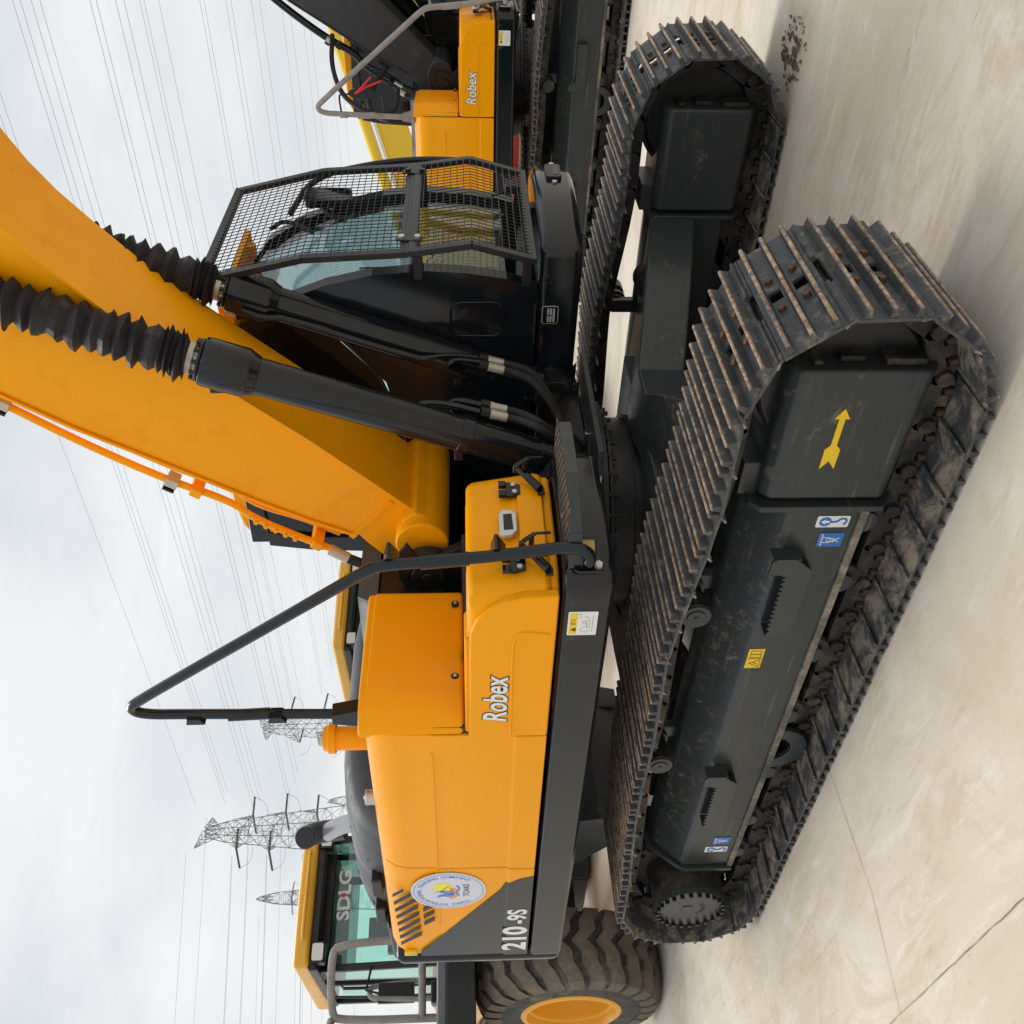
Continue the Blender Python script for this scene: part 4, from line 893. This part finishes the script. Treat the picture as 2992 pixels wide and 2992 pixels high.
    # ---- front guard, two hinged mesh frames
    GU = [(-.33,2.84),(-.215,2.36),(-.185,1.885)]; GL = [(-.180,1.845),(-.140,1.57),(-.215,1.285)]
    ga, gb = .29, 1.31
    for nm, prof in (('upper_guard', GU), ('lower_guard', GL)):
        mb = MB()
        for yy in (ga, gb):
            for k in range(2): mb.bar((prof[k][0],yy,prof[k][1]), (prof[k+1][0],yy,prof[k+1][1]), .045, .030, (1,0,0))
        for q in (prof[0], prof[-1]): mb.bar((q[0],ga-.02,q[1]), (q[0],gb+.02,q[1]), .030, .042, (0,0,1))
        gf = part(nm, mb, 'black', bevel=.003)
        mb = MB(); length = [(Vector(prof[1])-Vector(prof[0])).length, (Vector(prof[2])-Vector(prof[1])).length]
        ny = 27
        for k in range(1, ny):
            yy = ga+(gb-ga)*k/ny; mb.tube([(x+.012, yy, z) for x, z in prof], .0023, 5)
        for seg in range(2):
            m_ = int(length[seg]/.033)
            for k in range(1, m_+1):
                q = on_line(prof[seg], prof[seg+1], k/m_); mb.tube([(q[0]+.015,ga,q[1]),(q[0]+.015,gb,q[1])], .0023, 5)
        sub('guard_mesh', mb, 'black', gf)
        if nm == 'lower_guard':
            mb = MB()
            for yy in (.33, 1.22):
                for q in (prof[0], prof[-1]): mb.bar((q[0]-.01,yy,q[1]-.02 if q is prof[0] else q[1]+.02), (q[0]-.15,yy,q[1]-.02 if q is prof[0] else q[1]+.02), .045)
            sub('guard_mount', mb, 'black', gf, bevel=.003, split=True)
            for yy in (.40, 1.20):
                mb = MB(); mb.box((-.170,yy-.022,1.80),(-.162,yy+.022,1.93)); hg = sub('guard_hinge', mb, 'black', gf, bevel=.003)
                mb = MB(); mb.cyl((-.163,yy,1.90),(-.148,yy,1.90),.016,n=6); mb.cyl((-.163,yy,1.825),(-.148,yy,1.825),.016,n=6); sub('bolt', mb, 'bolt' if yy < 1 else 'black', gf, split=True)
    mb = MB(); mb.tube([(-.50,1.40,2.60),(-.29,1.42,2.45),(-.215,1.42,2.13),(-.185,1.42,1.90),(-.182,1.42,1.70),(-.20,1.42,1.50),(-.25,1.40,1.36),(-.34,1.36,1.30)], .017, 12, smooth=2); gr = part('cab_grab_rail', mb, 'black')
    mb = MB(); mb.tube([(-.36,1.33,2.42),(-.40,1.20,2.36),(-.42,1.16,2.25)], .018, 10, smooth=1); mb.tube([(-.45,1.10,2.66),(-.42,1.16,2.58),(-.45,1.06,2.42)], .012, 10, smooth=1)
    ma = part('mirror_arm', mb, 'black')
    mb = MB(); mb.prism(rrect(1.16,2.22,1.34,2.48,.04), -.36, -.31, 'x'); sub('mirror', mb, 'blackgloss', ma, bevel=.01)
    mb = MB(); mb.box((-.24,1.10,1.30),(-.20,1.19,1.38)); mb.tube([(-.22,1.1,1.34),(-.22,1.02,1.46)], .006, 6); part('guard_bracket', mb, 'black', bevel=.005)

def excavator(name, label, loc, heading, slew, main):
    root = thing(name, label, 'excavator', loc, heading)
    undercarriage(root, main); upper(root, slew, main)
    if main:
        fr = [c for c in root.children if c.name.startswith('track_frame')][0]
        y = -1.195-.148-.0012
        mb = MB(); mb.prism([(-1.222,.394),(-1.10,.394),(-1.10,.460),(-1.222,.460)], y, y-.0015, 'y'); obj('caution_sticker', S(mb), 'syellow', fr)
        mb = MB(); yy = y-.0022
        for pth in (((-1.215,.402),(-1.168,.402),(-1.1915,.446),(-1.215,.402)), ((-1.155,.405),(-1.112,.405),(-1.112,.448),(-1.155,.448),(-1.155,.405)), ((-1.134,.405),(-1.134,.448)), ((-1.198,.410),(-1.186,.43))): mb.tube([(a, yy, b) for a, b in pth], .0012, 4)
        mb.tube([(-1.161,yy,.397),(-1.161,yy,.457)], .0008, 4); obj('sticker_marks', S(mb), 'outline', fr)
        for cx, sgn in ((-.43, 1), (-2.72, -1)):
            a = cx+sgn*.035; b = cx-sgn*.055
            mb = MB(); mb.prism(rrect(a-.027,.243,a+.027,.362,.006), y, y-.0015, 'y'); obj('hook_sticker', S(mb), 'white', fr)
            mb = MB(); mb.prism(circ(a,.330,.022,24), y-.0015, y-.0022, 'y'); mb.tube([(a,yy,.31),(a,yy,.292),(a+.004,yy,.286),(a+.016,yy,.275),(a+.014,yy,.258),(a,yy,.252),(a-.014,yy,.262)], .0035, 6, smooth=2); obj('hook_symbol', S(mb), 'sblue', fr)
            mb = MB(); mb.prism([(a-.005,.315),(a+.005,.315),(a+.005,.330),(a+.012,.330),(a,.346),(a-.012,.330),(a-.005,.330)], y-.0022, y-.0030, 'y'); obj('hook_arrow', S(mb), 'white', fr)
            mb = MB(); mb.prism(rrect(b-.034,.243,b+.034,.335,.005), y, y-.0015, 'y'); obj('tie_down_sticker', S(mb), 'sblue', fr)
            mb = MB(); mb.tube([(b-.028,yy,.320),(b+.028,yy,.320)], .0018, 5); mb.tube([(b-.012,yy,.318),(b-.012,yy,.29),(b,yy,.275),(b+.012,yy,.29),(b+.012,yy,.318)], .0018, 5, smooth=1)
            mb.tube([(x+b, yy, z+.295) for x, z in circ(0,0,.008,14)], .0016, 5, closed=True); mb.tube([(b-.012,yy,.258),(b+.010,yy,.280)], .002, 5); mb.tube([(b+.012,yy,.258),(b-.010,yy,.280)], .002, 5)
            for k in range(5): mb.tube([(b-.024+k*.012,yy,.320),(b-.018+k*.012,yy,.329)], .0013, 4)
            obj('tie_down_symbol', S(mb), 'white', fr)
    return root
excavator('excavator', 'yellow tracked excavator in the foreground with raised yellow boom and round company sticker', (-1.55,0,0), 0, 0, True)
excavator('excavator', 'yellow tracked excavator with dark grey boom and tape-wrapped handrail parked behind the guarded cab', (-1.57,7.48,.012), 3.075, .079-3.075, False)

# dried mud broken off beneath the far front idler
mb = MB()
for k in range(90):
    a = random.random()*6.28; r = random.random()**.6; x = .44+.16*r*math.cos(a)+.05; y = 1.08+.22*r*math.sin(a); s = random.uniform(.006,.026)*(1.2-r*.6)
    vs = [(x+random.uniform(-s,s), y+random.uniform(-s,s), -.011+random.uniform(0,s*.9)) for _ in range(7)]
    bm = bmesh.new(); [bm.verts.new(q) for q in vs]; bmesh.ops.convex_hull(bm, input=bm.verts); bm.verts.ensure_lookup_table(); bm.verts.index_update()
    mb.add([v.co.copy() for v in bm.verts], [tuple(v.index for v in f.verts) for f in bm.faces]); bm.free()
tag(obj('dried_mud', mb, 'debris', angle=20), 'crumbled dried mud on the concrete under the farther front idler', 'mud', kind='stuff')

# ------------------------------------------------------------------ wheel loaders
def tyre_meshes():
    """tyre about the y axis at the origin: body, lugs; rim apart"""
    Rr, W = .80, .30
    body = MB(); body.lathe((0,-W,0), (0,1,0), [(.03,.385),(.0,.42),(.0,.60),(.03,.70),(.09,.745),(.20,.755),(W,.76),(2*W-.20,.755),(2*W-.09,.745),(2*W-.03,.70),(2*W,.60),(2*W,.42),(2*W-.03,.385),(.03,.385)], 72, cap=False)
    lug = MB(); n = 25
    for k in range(n):
        a0 = 2*math.pi*k/n
        path = [(-.305,.0,.66),(-.29,.012,.725),(-.24,.03,.765),(-.16,.085,.80),(-.08,.085,.805),(0,.155,.808),(.08,.085,.805),(.16,.085,.80),(.24,.03,.765),(.29,.012,.725),(.305,0,.66)]
        wd = .132
        vs = []
        for y, da, r in path:
            for e in (-wd/2, wd/2):
                for rr in (r, r-.07): a = a0+da*1.35+e/r*.95; vs.append((rr*math.cos(a), y, rr*math.sin(a)))
        fs = []
        for i in range(len(path)-1):
            p, q = 4*i, 4*i+4; fs += [(p,p+2,q+2,q),(p+1,q+1,q+3,p+3),(p,q,q+1,p+1),(p+2,p+3,q+3,q+2)]
        fs += [(0,1,3,2),(len(vs)-4,len(vs)-2,len(vs)-1,len(vs)-3)]; lug.add(vs, fs)
    rim = MB(); rim.lathe((0,-W-.004,0), (0,1,0), [(.24,.05),(.25,.12),(.27,.20),(.26,.28),(.22,.31),(.09,.325),(.06,.335),(.05,.36),(.02,.368),(-.012,.38),(-.012,.405),(.0,.425),(.06,.425),(2*W-.05,.41),(2*W+.008,.41),(2*W+.008,.39),(2*W-.10,.36),(2*W-.16,.30),(2*W-.16,.10)], 56)
    return body.mesh('tyre'), lug.mesh('tyre_tread'), rim.mesh('rim')
TY = tyre_meshes(); TY[0].materials.append(M['tyre']); TY[1].materials.append(M['lug']); TY[2].materials.append(M['trim'])
def loader(label, loc, rz, artic, detailed):
    root = thing('wheel_loader', label, 'wheel loader', loc, rz, 'wheel loaders parked behind the excavator')
    fa = Matrix.Translation((1.15,-.16 if detailed else 0,0)) @ Matrix.Rotation(artic, 4, 'Z'); fp = Matrix.Translation((.9,0,0)) @ Matrix.Rotation(R(-11), 4, 'Z')
    def part(name, mb, mat, parent=None, front=False, **k):
        if front: mb.v = [tuple((fp if front == 'platform' else fa) @ Vector(q)) for q in mb.v]
        return obj(name, mb, mat, parent or root, **k)
    def wheel(x, y, front):
        q = Vector((x, y, .76))
        if front: q = fa @ q
        e = bpy.data.objects.new('wheel', TY[0]); COL.objects.link(e); e.parent = root; e.location = q; e.rotation_euler = (0, 0, artic if front else 0)
        for nm, me in (('tyre_tread', TY[1]), ('rim', TY[2])):
            o = bpy.data.objects.new(nm, me); COL.objects.link(o); o.parent = e
            if y > 0: o.rotation_euler = (0, 0, math.pi)
    wheel(.90,-1.08,True); wheel(.90,1.08,True); wheel(-1.75,-1.08,False); wheel(-1.75,1.08,False)
    # frames
    mb = MB(); mb.box((.1,-.45,.55),(1.4,.45,1.15)); mb.box((.7,-.9,.66),(1.1,.9,.86)); part('front_frame', mb, 'charboom', front=True, bevel=.02)
    mb = MB(); mb.box((-3.2,-.45,.6),(.6,.45,1.2)); mb.box((-1.95,-.9,.66),(-1.55,.9,.86)); part('rear_frame', mb, 'lyellow', bevel=.02)
    # dark platform box above the front wheel
    mb = MB(); mb.prism([(.35,1.56),(.35,1.88),(1.9,1.88),(1.98,1.80),(1.98,1.56)], -1.42, -.42, 'y'); mb.prism([(.35,1.56),(.35,1.88),(1.9,1.88),(1.98,1.80),(1.98,1.56)], .42, 1.36, 'y'); part('platform', mb, 'black', front='platform', bevel=.02, split=True)
    # lift arms, bucket
    mb = MB()
    for s in (-1, 1): mb.prism([(.5,1.75),(.75,2.0),(1.5,1.5),(2.4,.75),(2.75,.42),(2.6,.30),(2.2,.5),(1.3,1.25)], s*.46, s*.56, 'y')
    mb.box((1.9,-.46,.75),(2.1,.46,.95)); part('lift_arm', mb, 'charboom', front=True, bevel=.01)
    mb = MB(); mb.prism([(2.35,.50),(2.45,.34),(2.72,.34),(2.80,.62),(2.70,1.05),(2.55,1.05)], -.62, .62, 'y'); mb.box((2.72,-.5,.36),(2.78,-.40,.95)); mb.box((2.72,.40,.36),(2.78,.5,.95)); part('quick_coupler', mb, 'charboom', front=True, bevel=.01)
    # cab
    mb = MB(); c0, c1, w0 = -.95, .80, .66
    for s in (-1, 1):
        mb.bar((c1,s*w0,1.75),(c1-.22,s*w0*.98,3.14),.07); mb.bar((c0,s*w0,1.6),(c0,s*w0,3.14),.08); mb.bar((-.05,s*w0,1.6),(-.02,s*w0,3.14),.06)
        mb.bar((c1,s*w0,1.75),(c0,s*w0,1.62),.10)
    mb.bar((c1,-w0,1.75),(c1,w0,1.75),.08); mb.box((c0,-w0,1.25),(c1,w0,1.64)); cb = part('cab', mb, 'black', bevel=.01)
    mb = MB(); mb.box((c0+.1,-.5,3.04),(c1-.16,.5,3.20)); mb.box((c0-.05,-.72,3.12),(c1+.10,.72,3.21)); part('roof_underside', mb, 'black', cb, bevel=.02)
    mb = MB(); plan = [(.93,-.70),(.96,-.60),(1.0,0),(.96,.60),(.93,.70),(-.95,.76),(-1.0,0),(-.95,-.76)]
    mb.prism(plan, 3.20, 3.36, 'z'); rf = part('roof', mb, 'lyellow', cb, bevel=.045, seg=3)
    mb = MB(); mb.tube([(1.0,-.45,3.27),(1.03,-.40,3.27),(1.035,.35,3.27),(1.0,.42,3.27)], .016, 8); part('roof_rail', mb, 'lyellow', cb)
    mb = MB(); mb.tube([(x*.03-.2, -.3+y*.03, 3.40) for x, y in circ(0,0,1,16)], .008, 6, closed=True); part('lifting_ring', mb, 'lyellow', cb)
    mb = MB(); mb.add([(c1+.012,-w0+.03,1.80),(c1+.012,w0-.03,1.80),(c1-.20,w0-.04,3.12),(c1-.20,-w0+.04,3.12)], [(0,1,2,3)]); wsn = part('windscreen', mb, 'teal', cb)
    mb = MB()
    for s in (-1, 1): mb.add([(c1-.03,s*(w0+.006),1.85),(.02,s*(w0+.006),1.78),(.02,s*(w0+.006),3.10),(c1-.23,s*(w0+.006),3.10)], [(0,1,2,3)]); mb.add([(-.08,s*(w0+.006),1.72),(c0+.05,s*(w0+.006),1.70),(c0+.05,s*(w0+.006),3.10),(-.08,s*(w0+.006),3.10)], [(0,1,2,3)])
    mb.add([(c0-.01,-.6,1.8),(c0-.01,.6,1.8),(c0-.01,.6,3.08),(c0-.01,-.6,3.08)], [(0,1,2,3)]); part('side_glass', mb, 'teal', cb, split=True)
    # sun visor strip and brand letters across the top of the windscreen
    sl_ = Vector((-.212,0,1.32)).normalized(); base = Vector((c1+.012,0,1.80))
    def W(y, t, o=.006): q = base+sl_*t; return (q.x+o, y, q.z)
    mb = MB(); mb.add([W(-w0+.04,.98),W(w0-.04,.98),W(w0-.04,1.33),W(-w0+.04,1.33)], [(0,1,2,3)]); part('sun_strip', mb, 'darkglass', cb)
    if detailed:
        mb = MB(); o = W(-.20,1.085,.012)
        put_text(mb, 'SDLG', o, (0,1,0), sl_, .185, .03, 1.15); part('letters', mb, 'white', cb)
        mb = MB(); mb.add([W(.035,1.135,.015),W(.075,1.135,.015),W(.075,1.175,.015),W(.035,1.175,.015)], [(0,1,2,3)]); part('letter_square', mb, 'red', cb)
    for s in (-1, 1):
        mb = MB(); mb.box((.80,s*.56-.10,3.05),(.94,s*.56+.10,3.19)); hl = part('work_lamp', mb, 'black', cb, bevel=.012)
        mb = MB(); mb.prism(rrect(s*.56-.08,3.065,s*.56+.08,3.175,.02), .94, .948, 'x'); part('lamp_lens', mb, 'lamp', cb)
        mb = MB(); mb.tube([(c1-.1,s*w0,2.6),(c1+.12,s*.92,2.62),(c1+.12,s*.95,2.5)], .012, 8); mb.box((c1+.08,s*.95-.09,2.15),(c1+.13,s*.95+.09,2.5)); part('mirror', mb, 'black', cb, bevel=.012)
        mb = MB(); mb.tube([(.35,s*.76,1.7),(.35,s*.80,2.9),(.28,s*.74,2.95)], .016, 8, smooth=1); part('grab_rail', mb, 'black', cb)
    mb = MB(); mb.box((-.62,-.25,1.64),(-.1,.25,1.85)); mb.box((-.72,-.25,1.8),(-.58,.25,2.55)); mb.box((-.70,-.14,2.55),(-.60,.14,2.78)); mb.bar((.45,0,1.64),(.30,0,2.2),.10); mb.tube([(x*.02+.26, y*.2, 2.22+x*.19) for x, y in circ(0,0,1,20)], .018, 8, closed=True)
    part('interior', mb, 'interior', cb, bevel=.02)
    mb = MB(); mb.tube([W(.1,.02,.02), W(.25,.5,.02)], .008, 6); part('wiper', mb, 'black', cb)
    # rear hood
    mb = MB(); mb.prism([(-1.05,1.2),(-1.05,2.05),(-1.3,2.12),(-3.1,2.0),(-3.35,1.8),(-3.35,1.2)], -.62, .62, 'y'); part('rear_hood', mb, 'lyellow', bevel=.05, seg=3)
    mb = MB(); mb.box((-3.75,-1.1,.75),(-3.3,1.1,1.35)); part('rear_ballast', mb, 'black', bevel=.05)
    if detailed:
        # front frame platform with tape-wrapped hand rails, head lamp pod
        mb = MB(); mb.tube([(1.32,-1.12,1.70),(1.32,-1.12,2.72),(1.35,-1.06,2.80),(1.50,-.62,2.80),(1.50,-.52,2.74),(1.50,-.50,1.7)], .034, 12, smooth=2); mb.tube([(1.32,-1.12,2.02),(1.50,-.52,2.02)], .034, 12); mb.tube([(1.62,-1.20,1.70),(1.62,-1.20,2.78),(1.32,-1.12,2.80)], .034, 12, smooth=1)
        part('wrapped_rail', mb, 'wrap', front='platform')
        mb = MB(); mb.tube([(.78,-.82,2.05),(.80,-.86,2.55),(.84,-.90,2.60),(.90,-.98,2.58),(.92,-1.0,2.5),(.93,-1.02,1.95),(.86,-.95,1.88)], .026, 10, smooth=2); part('wrapped_rail', mb, 'wrap')
        mb = MB(); mb.lathe((.98,-.86,1.72), (0,0,1), [(0,.12),(.10,.13),(.16,.10),(.17,.07)], 24); lp = part('head_lamp_pod', mb, 'lyellow')
        mb = MB(); mb.box((1.0,-1.1,1.72),(1.2,-.9,1.98)); part('head_lamp', mb, 'black', bevel=.02)
        mb = MB(); mb.tube([(.70,-.70,3.0),(1.0,-.98,2.98),(1.02,-1.0,2.6)], .012, 8); part('mirror_arm', mb, 'black', cb)
    return root
loader('yellow wheel loader with white letters on its windscreen and wrapped rails, beside the excavator tail', (-8.46,.93,0), R(-9.9), R(8), True)
loader('yellow-roofed wheel loader showing only its cab above the grey engine hood, nearer the boom', (-8.38,4.91,0), R(-9.9), R(8), False)

# ------------------------------------------------------------------ crane truck and red box behind the second excavator
def ud(u, d, z=0): q = Vector(CAMP)+d*Vector((math.cos(YAW),math.sin(YAW),0))+u*RT; return Vector((q.x, q.y, z))
def crane():
    a = ud(5.6, 16.2); root = thing('crane_truck', 'yellow crane truck with navy letters on its sloping boom, behind the second excavator', 'crane truck', a, R(42))
    p0 = (-3.0, 0, 1.55); p1 = (3.6, 0, 3.75)
    mb = MB(); mb.bar((-3.2,0,1.40),(5.2,0,4.13),.50,.52,(0,0,1)); bm_ = obj('crane_boom', mb, 'cyellow', root, .02)
    mb = MB(); mb.bar((4.6,0,4.0),(6.6,0,4.66),.38,.50,(0,0,1)); obj('boom_extension', mb, 'cyellow', bm_, .02)
    mb = MB(); mb.cyl((-2.6,-.25,2.05),(4.6,-.25,4.39),.10,n=28); obj('lift_cylinder', mb, 'cyellow', root)
    mb = MB(); mb.tube([(-2.6,-.3,1.90),(4.6,-.3,4.24)], .022, 8); mb.tube([(-2.6,-.3,1.97),(4.6,-.3,4.31)], .018, 8); obj('boom_line', mb, 'white', root, split=True)
    d = Vector((8.4,0,2.73)).normalized(); upv = Vector((-d.z,0,d.x)); mb = MB()
    c = Vector((-3.2,0,1.40))+d*3.12+Vector((0,-.2535,0))-upv*.12
    put_text(mb, 'LION', c, d, upv, .30, .03, 1.15); obj('letters', mb, 'navy', bm_)
    mb = MB(); mb.box((-4.5,-1.2,.75),(4.0,1.2,1.15)); mb.box((-2.2,-.9,1.15),(-.6,.9,1.75)); obj('chassis', mb, 'cyellow', root, .03)
    mb = MB(); mb.prism([(4.0,.7),(4.0,2.6),(4.3,2.8),(5.6,2.8),(6.0,1.7),(6.1,.7)], -1.2, 1.2, 'y'); cb = obj('driver_cab', mb, 'cyellow', root, .06)
    mb = MB(); mb.prism([(4.5,1.75),(4.5,2.55),(5.45,2.55),(5.75,1.75)], -1.21, 1.21, 'y'); obj('cab_window', mb, 'darkglass', cb)
    for x in (-3.7,-2.5,3.2,5.0):
        for y in (-1.05, 1.05):
            mb = MB(); mb.lathe((x,y-.15,.5), (0,1,0), [(0,.25),(.0,.42),(.04,.5),(.26,.5),(.30,.42),(.30,.25)], 32); wh = obj('wheel', mb, 'tyre', root)
    mb = MB()
    for k in range(5): mb.lathe((-3.1,-.1,2.0+.10*k), (0,0,1), [(0,.26),(.03,.29),(.07,.29),(.09,.26)], 24)
    obj('winch_drum', mb, 'black', root)
crane()
q = ud(5.25, 13.6); root = thing('steel_box', 'red steel box glimpsed under the second excavator upper body', 'box', q, R(42))
mb = MB(); mb.box((-.45,-.4,.45),(.55,.4,.98)); b_ = obj('box_body', mb, 'red', root, .015)
mb = MB(); mb.box((-.48,-.43,.94),(.58,.43,1.0)); obj('box_rim', mb, 'red', root, .01)
mb = MB()
for x in (-.35,.45):
    for y in (-.3,.3): mb.box((x-.04,y-.04,0),(x+.04,y+.04,.45))
obj('box_leg', mb, 'black', root, split=True)

# ------------------------------------------------------------------ lattice towers
def lattice(mb, z0, z1, w0, w1, n, r):
    lv = []
    for k in range(n+1):
        t = k/n; z = z0+(z1-z0)*(1-(1-t)**1.25); w_ = w0+(w1-w0)*(z-z0)/(z1-z0); lv.append((z, w_))
    C = ((-1,-1),(1,-1),(1,1),(-1,1))
    for k in range(n):
        (za, wa), (zb, wb) = lv[k], lv[k+1]
        for i in range(4):
            a = (C[i][0]*wa, C[i][1]*wa, za); b = (C[i][0]*wb, C[i][1]*wb, zb); j = (i+1) % 4
            c = (C[j][0]*wa, C[j][1]*wa, za); d = (C[j][0]*wb, C[j][1]*wb, zb)
            mb.bar(a, b, r*2.2); mb.bar(a, d, r*1.2); mb.bar(c, b, r*1.2); mb.bar(b, d, r*1.2)
def arm(mb, side, z, wbody, length, r, drop=2.2):
    tip = (0, side*length, z)
    for sx in (-1, 1):
        a = (sx*wbody, side*wbody, z); b = (sx*wbody*.95, side*wbody, z+drop); mb.bar(a, tip, r*1.6); mb.bar(b, tip, r*1.4); pa, pb = a, b
        for k in range(1, 4):
            t = k/4; qa = tuple(a[i]+(tip[i]-a[i])*t for i in range(3)); qb = tuple(b[i]+(tip[i]-b[i])*t for i in range(3)); mb.bar(pa, qb, r); mb.bar(qa, qb, r); pa, pb = qa, qb
    return tip
def tower(label, loc, rz, H, levels, base, strings, group):
    root = thing('transmission_tower', label, 'lattice tower', loc, rz, group)
    mb = MB(); lattice(mb, 0, H-3.5, base, 1.15, 15, .045); lattice(mb, H-3.5, H-.3, 1.15, .5, 2, .05); body = obj('tower_body', mb, 'tower', root)
    for s in (-1, 1):
        mb = MB(); arm(mb, s, H, .5, 5.2, .055, -2.6); obj('cross_arm', mb, 'tower', root)
        for z, ln in levels:
            wb = 1.15+(base-1.15)*(1-z/(H-3.5)) if z < H-3.5 else 1.15
            mb = MB(); tip = arm(mb, s, z, wb, ln, .06); am = obj('cross_arm', mb, 'tower', root)
            for dx in strings:
                mb = MB(); a = Vector(tip); b = a+Vector((dx*3.2, 0, -.4)); n = 14
                for k in range(n): c = a.lerp(b, (k+.2)/n); mb.cyl(c, a.lerp(b, (k+.75)/n), .20, .12, 10)
                mb.tube([a, b], .05, 6); obj('insulator_string', mb, 'insul', am)
            mb = MB(); mb.tube([Vector(tip)+Vector((3.2,0,-.4)), Vector(tip)+Vector((2,0,-2.4)), Vector(tip)+Vector((-2,0,-2.4)), Vector(tip)+Vector((-3.2,0,-.4))], .035, 6, smooth=2); obj('jumper_cable', mb, 'wire', am)
    return root
GT = 'steel transmission towers on the horizon'
ua = math.atan2((RT*.12+Vector((math.cos(YAW),math.sin(YAW),0))*.99).y, (RT*.12+Vector((math.cos(YAW),math.sin(YAW),0))*.99).x)-math.pi/2
tower('largest lattice tower with three pairs of insulator arms, rising beside the lettered loader roof', (-133.1,71.2,0), ua, 43.0, ((36.6,5.6),(31.5,6.6),(26.3,5.8)), 4.4, (-1, 1), GT)
tower('short-looking lattice tower standing above the lettered loader roof', (-192.8,88.6,0), ua+.5, 46, ((38.5,6),(33,7),(27.5,6)), 4.6, (-1, 1), GT)
tower('lattice tower with spread horned arms beside the yellow pre-cleaner pipe', (-163.9,112.1,0), ua+.9, 45, ((38,6.5),(31,7.5)), 4.2, (1,), GT)
tower('small distant lattice tower low above the grey engine hood', (-266.8,155.2,0), ua+.3, 46, ((38,6),(32,6.5)), 4.6, (1,), GT)

# ------------------------------------------------------------------ power lines
def cable(a, b, sag, r, lab, n=26):
    a = Vector(a); b = Vector(b); mb = MB(); mb.tube([a.lerp(b, k/n)-Vector((0,0,sag*4*(k/n)*(1-k/n))) for k in range(n+1)], r, 5)
    tag(obj('power_line', mb, 'wire'), lab, 'power line', 'power lines across the sky')
L1 = [(73.7,44.0),(73.6,39.4),(75.3,39.8),(75.9,39.5),(72.0,34.6),(73.3,34.6),(74.0,34.1),(75.6,34.1),(72.6,29.3),(74.2,29.4),(77.0,28.9),(79.0,28.9)]
for y, z in L1: cable((-129, y, z), (60, y, z), .6, .023, 'ground wire from the peak of the largest tower, outermost of the lines over the boom' if z > 43 else 'grey power line from the largest tower running high over the raised boom')
# farther circuits, parallel, leading to the more distant towers
L2 = [(112.5,38),(114,38),(118,37.5),(121,33.5),(123,33.5),(128,32),(131,32),(139,31),(145,31),(168,32),(176,32),(196,33),(205,33),(232,33),(250,33)]
for i, (y, z) in enumerate(L2): cable((-165 if i < 9 else -262, y, z), (150, y, z), .6, .027, 'thin distant power line passing low in the sky behind the boom and cab guard')
dv = Vector((-9.6,-22,0)).normalized()
for x, y, z in ((-130,66,44.0),(-136,75.5,44.0),(-130.5,66,37.3),(-131.1,66,37.3),(-130.5,66,32.1),(-131.1,66,32.1),(-130.5,66,26.7),(-131.1,66,26.7),(-136,76,37.3),(-136.7,76,37.3),(-136,77,32.1),(-136,76,26.7)):
    cable((x,y,z), tuple(Vector((x,y,z))+dv*150), 2.0, .025, 'power line leaving the largest tower above the lettered loader roof')
for x, y, z in ((-191,84,45.5),(-191.5,84,37.8),(-192,84,32.4),(-195,94,37.8),(-195,95,32.4),(-194,95,27)):
    cable((x,y,z), tuple(Vector((x,y,z))+dv*220), 3.0, .028, 'faint power line leaving the short-looking tower just above the lettered loader roof')
print('objects', len(bpy.data.objects))
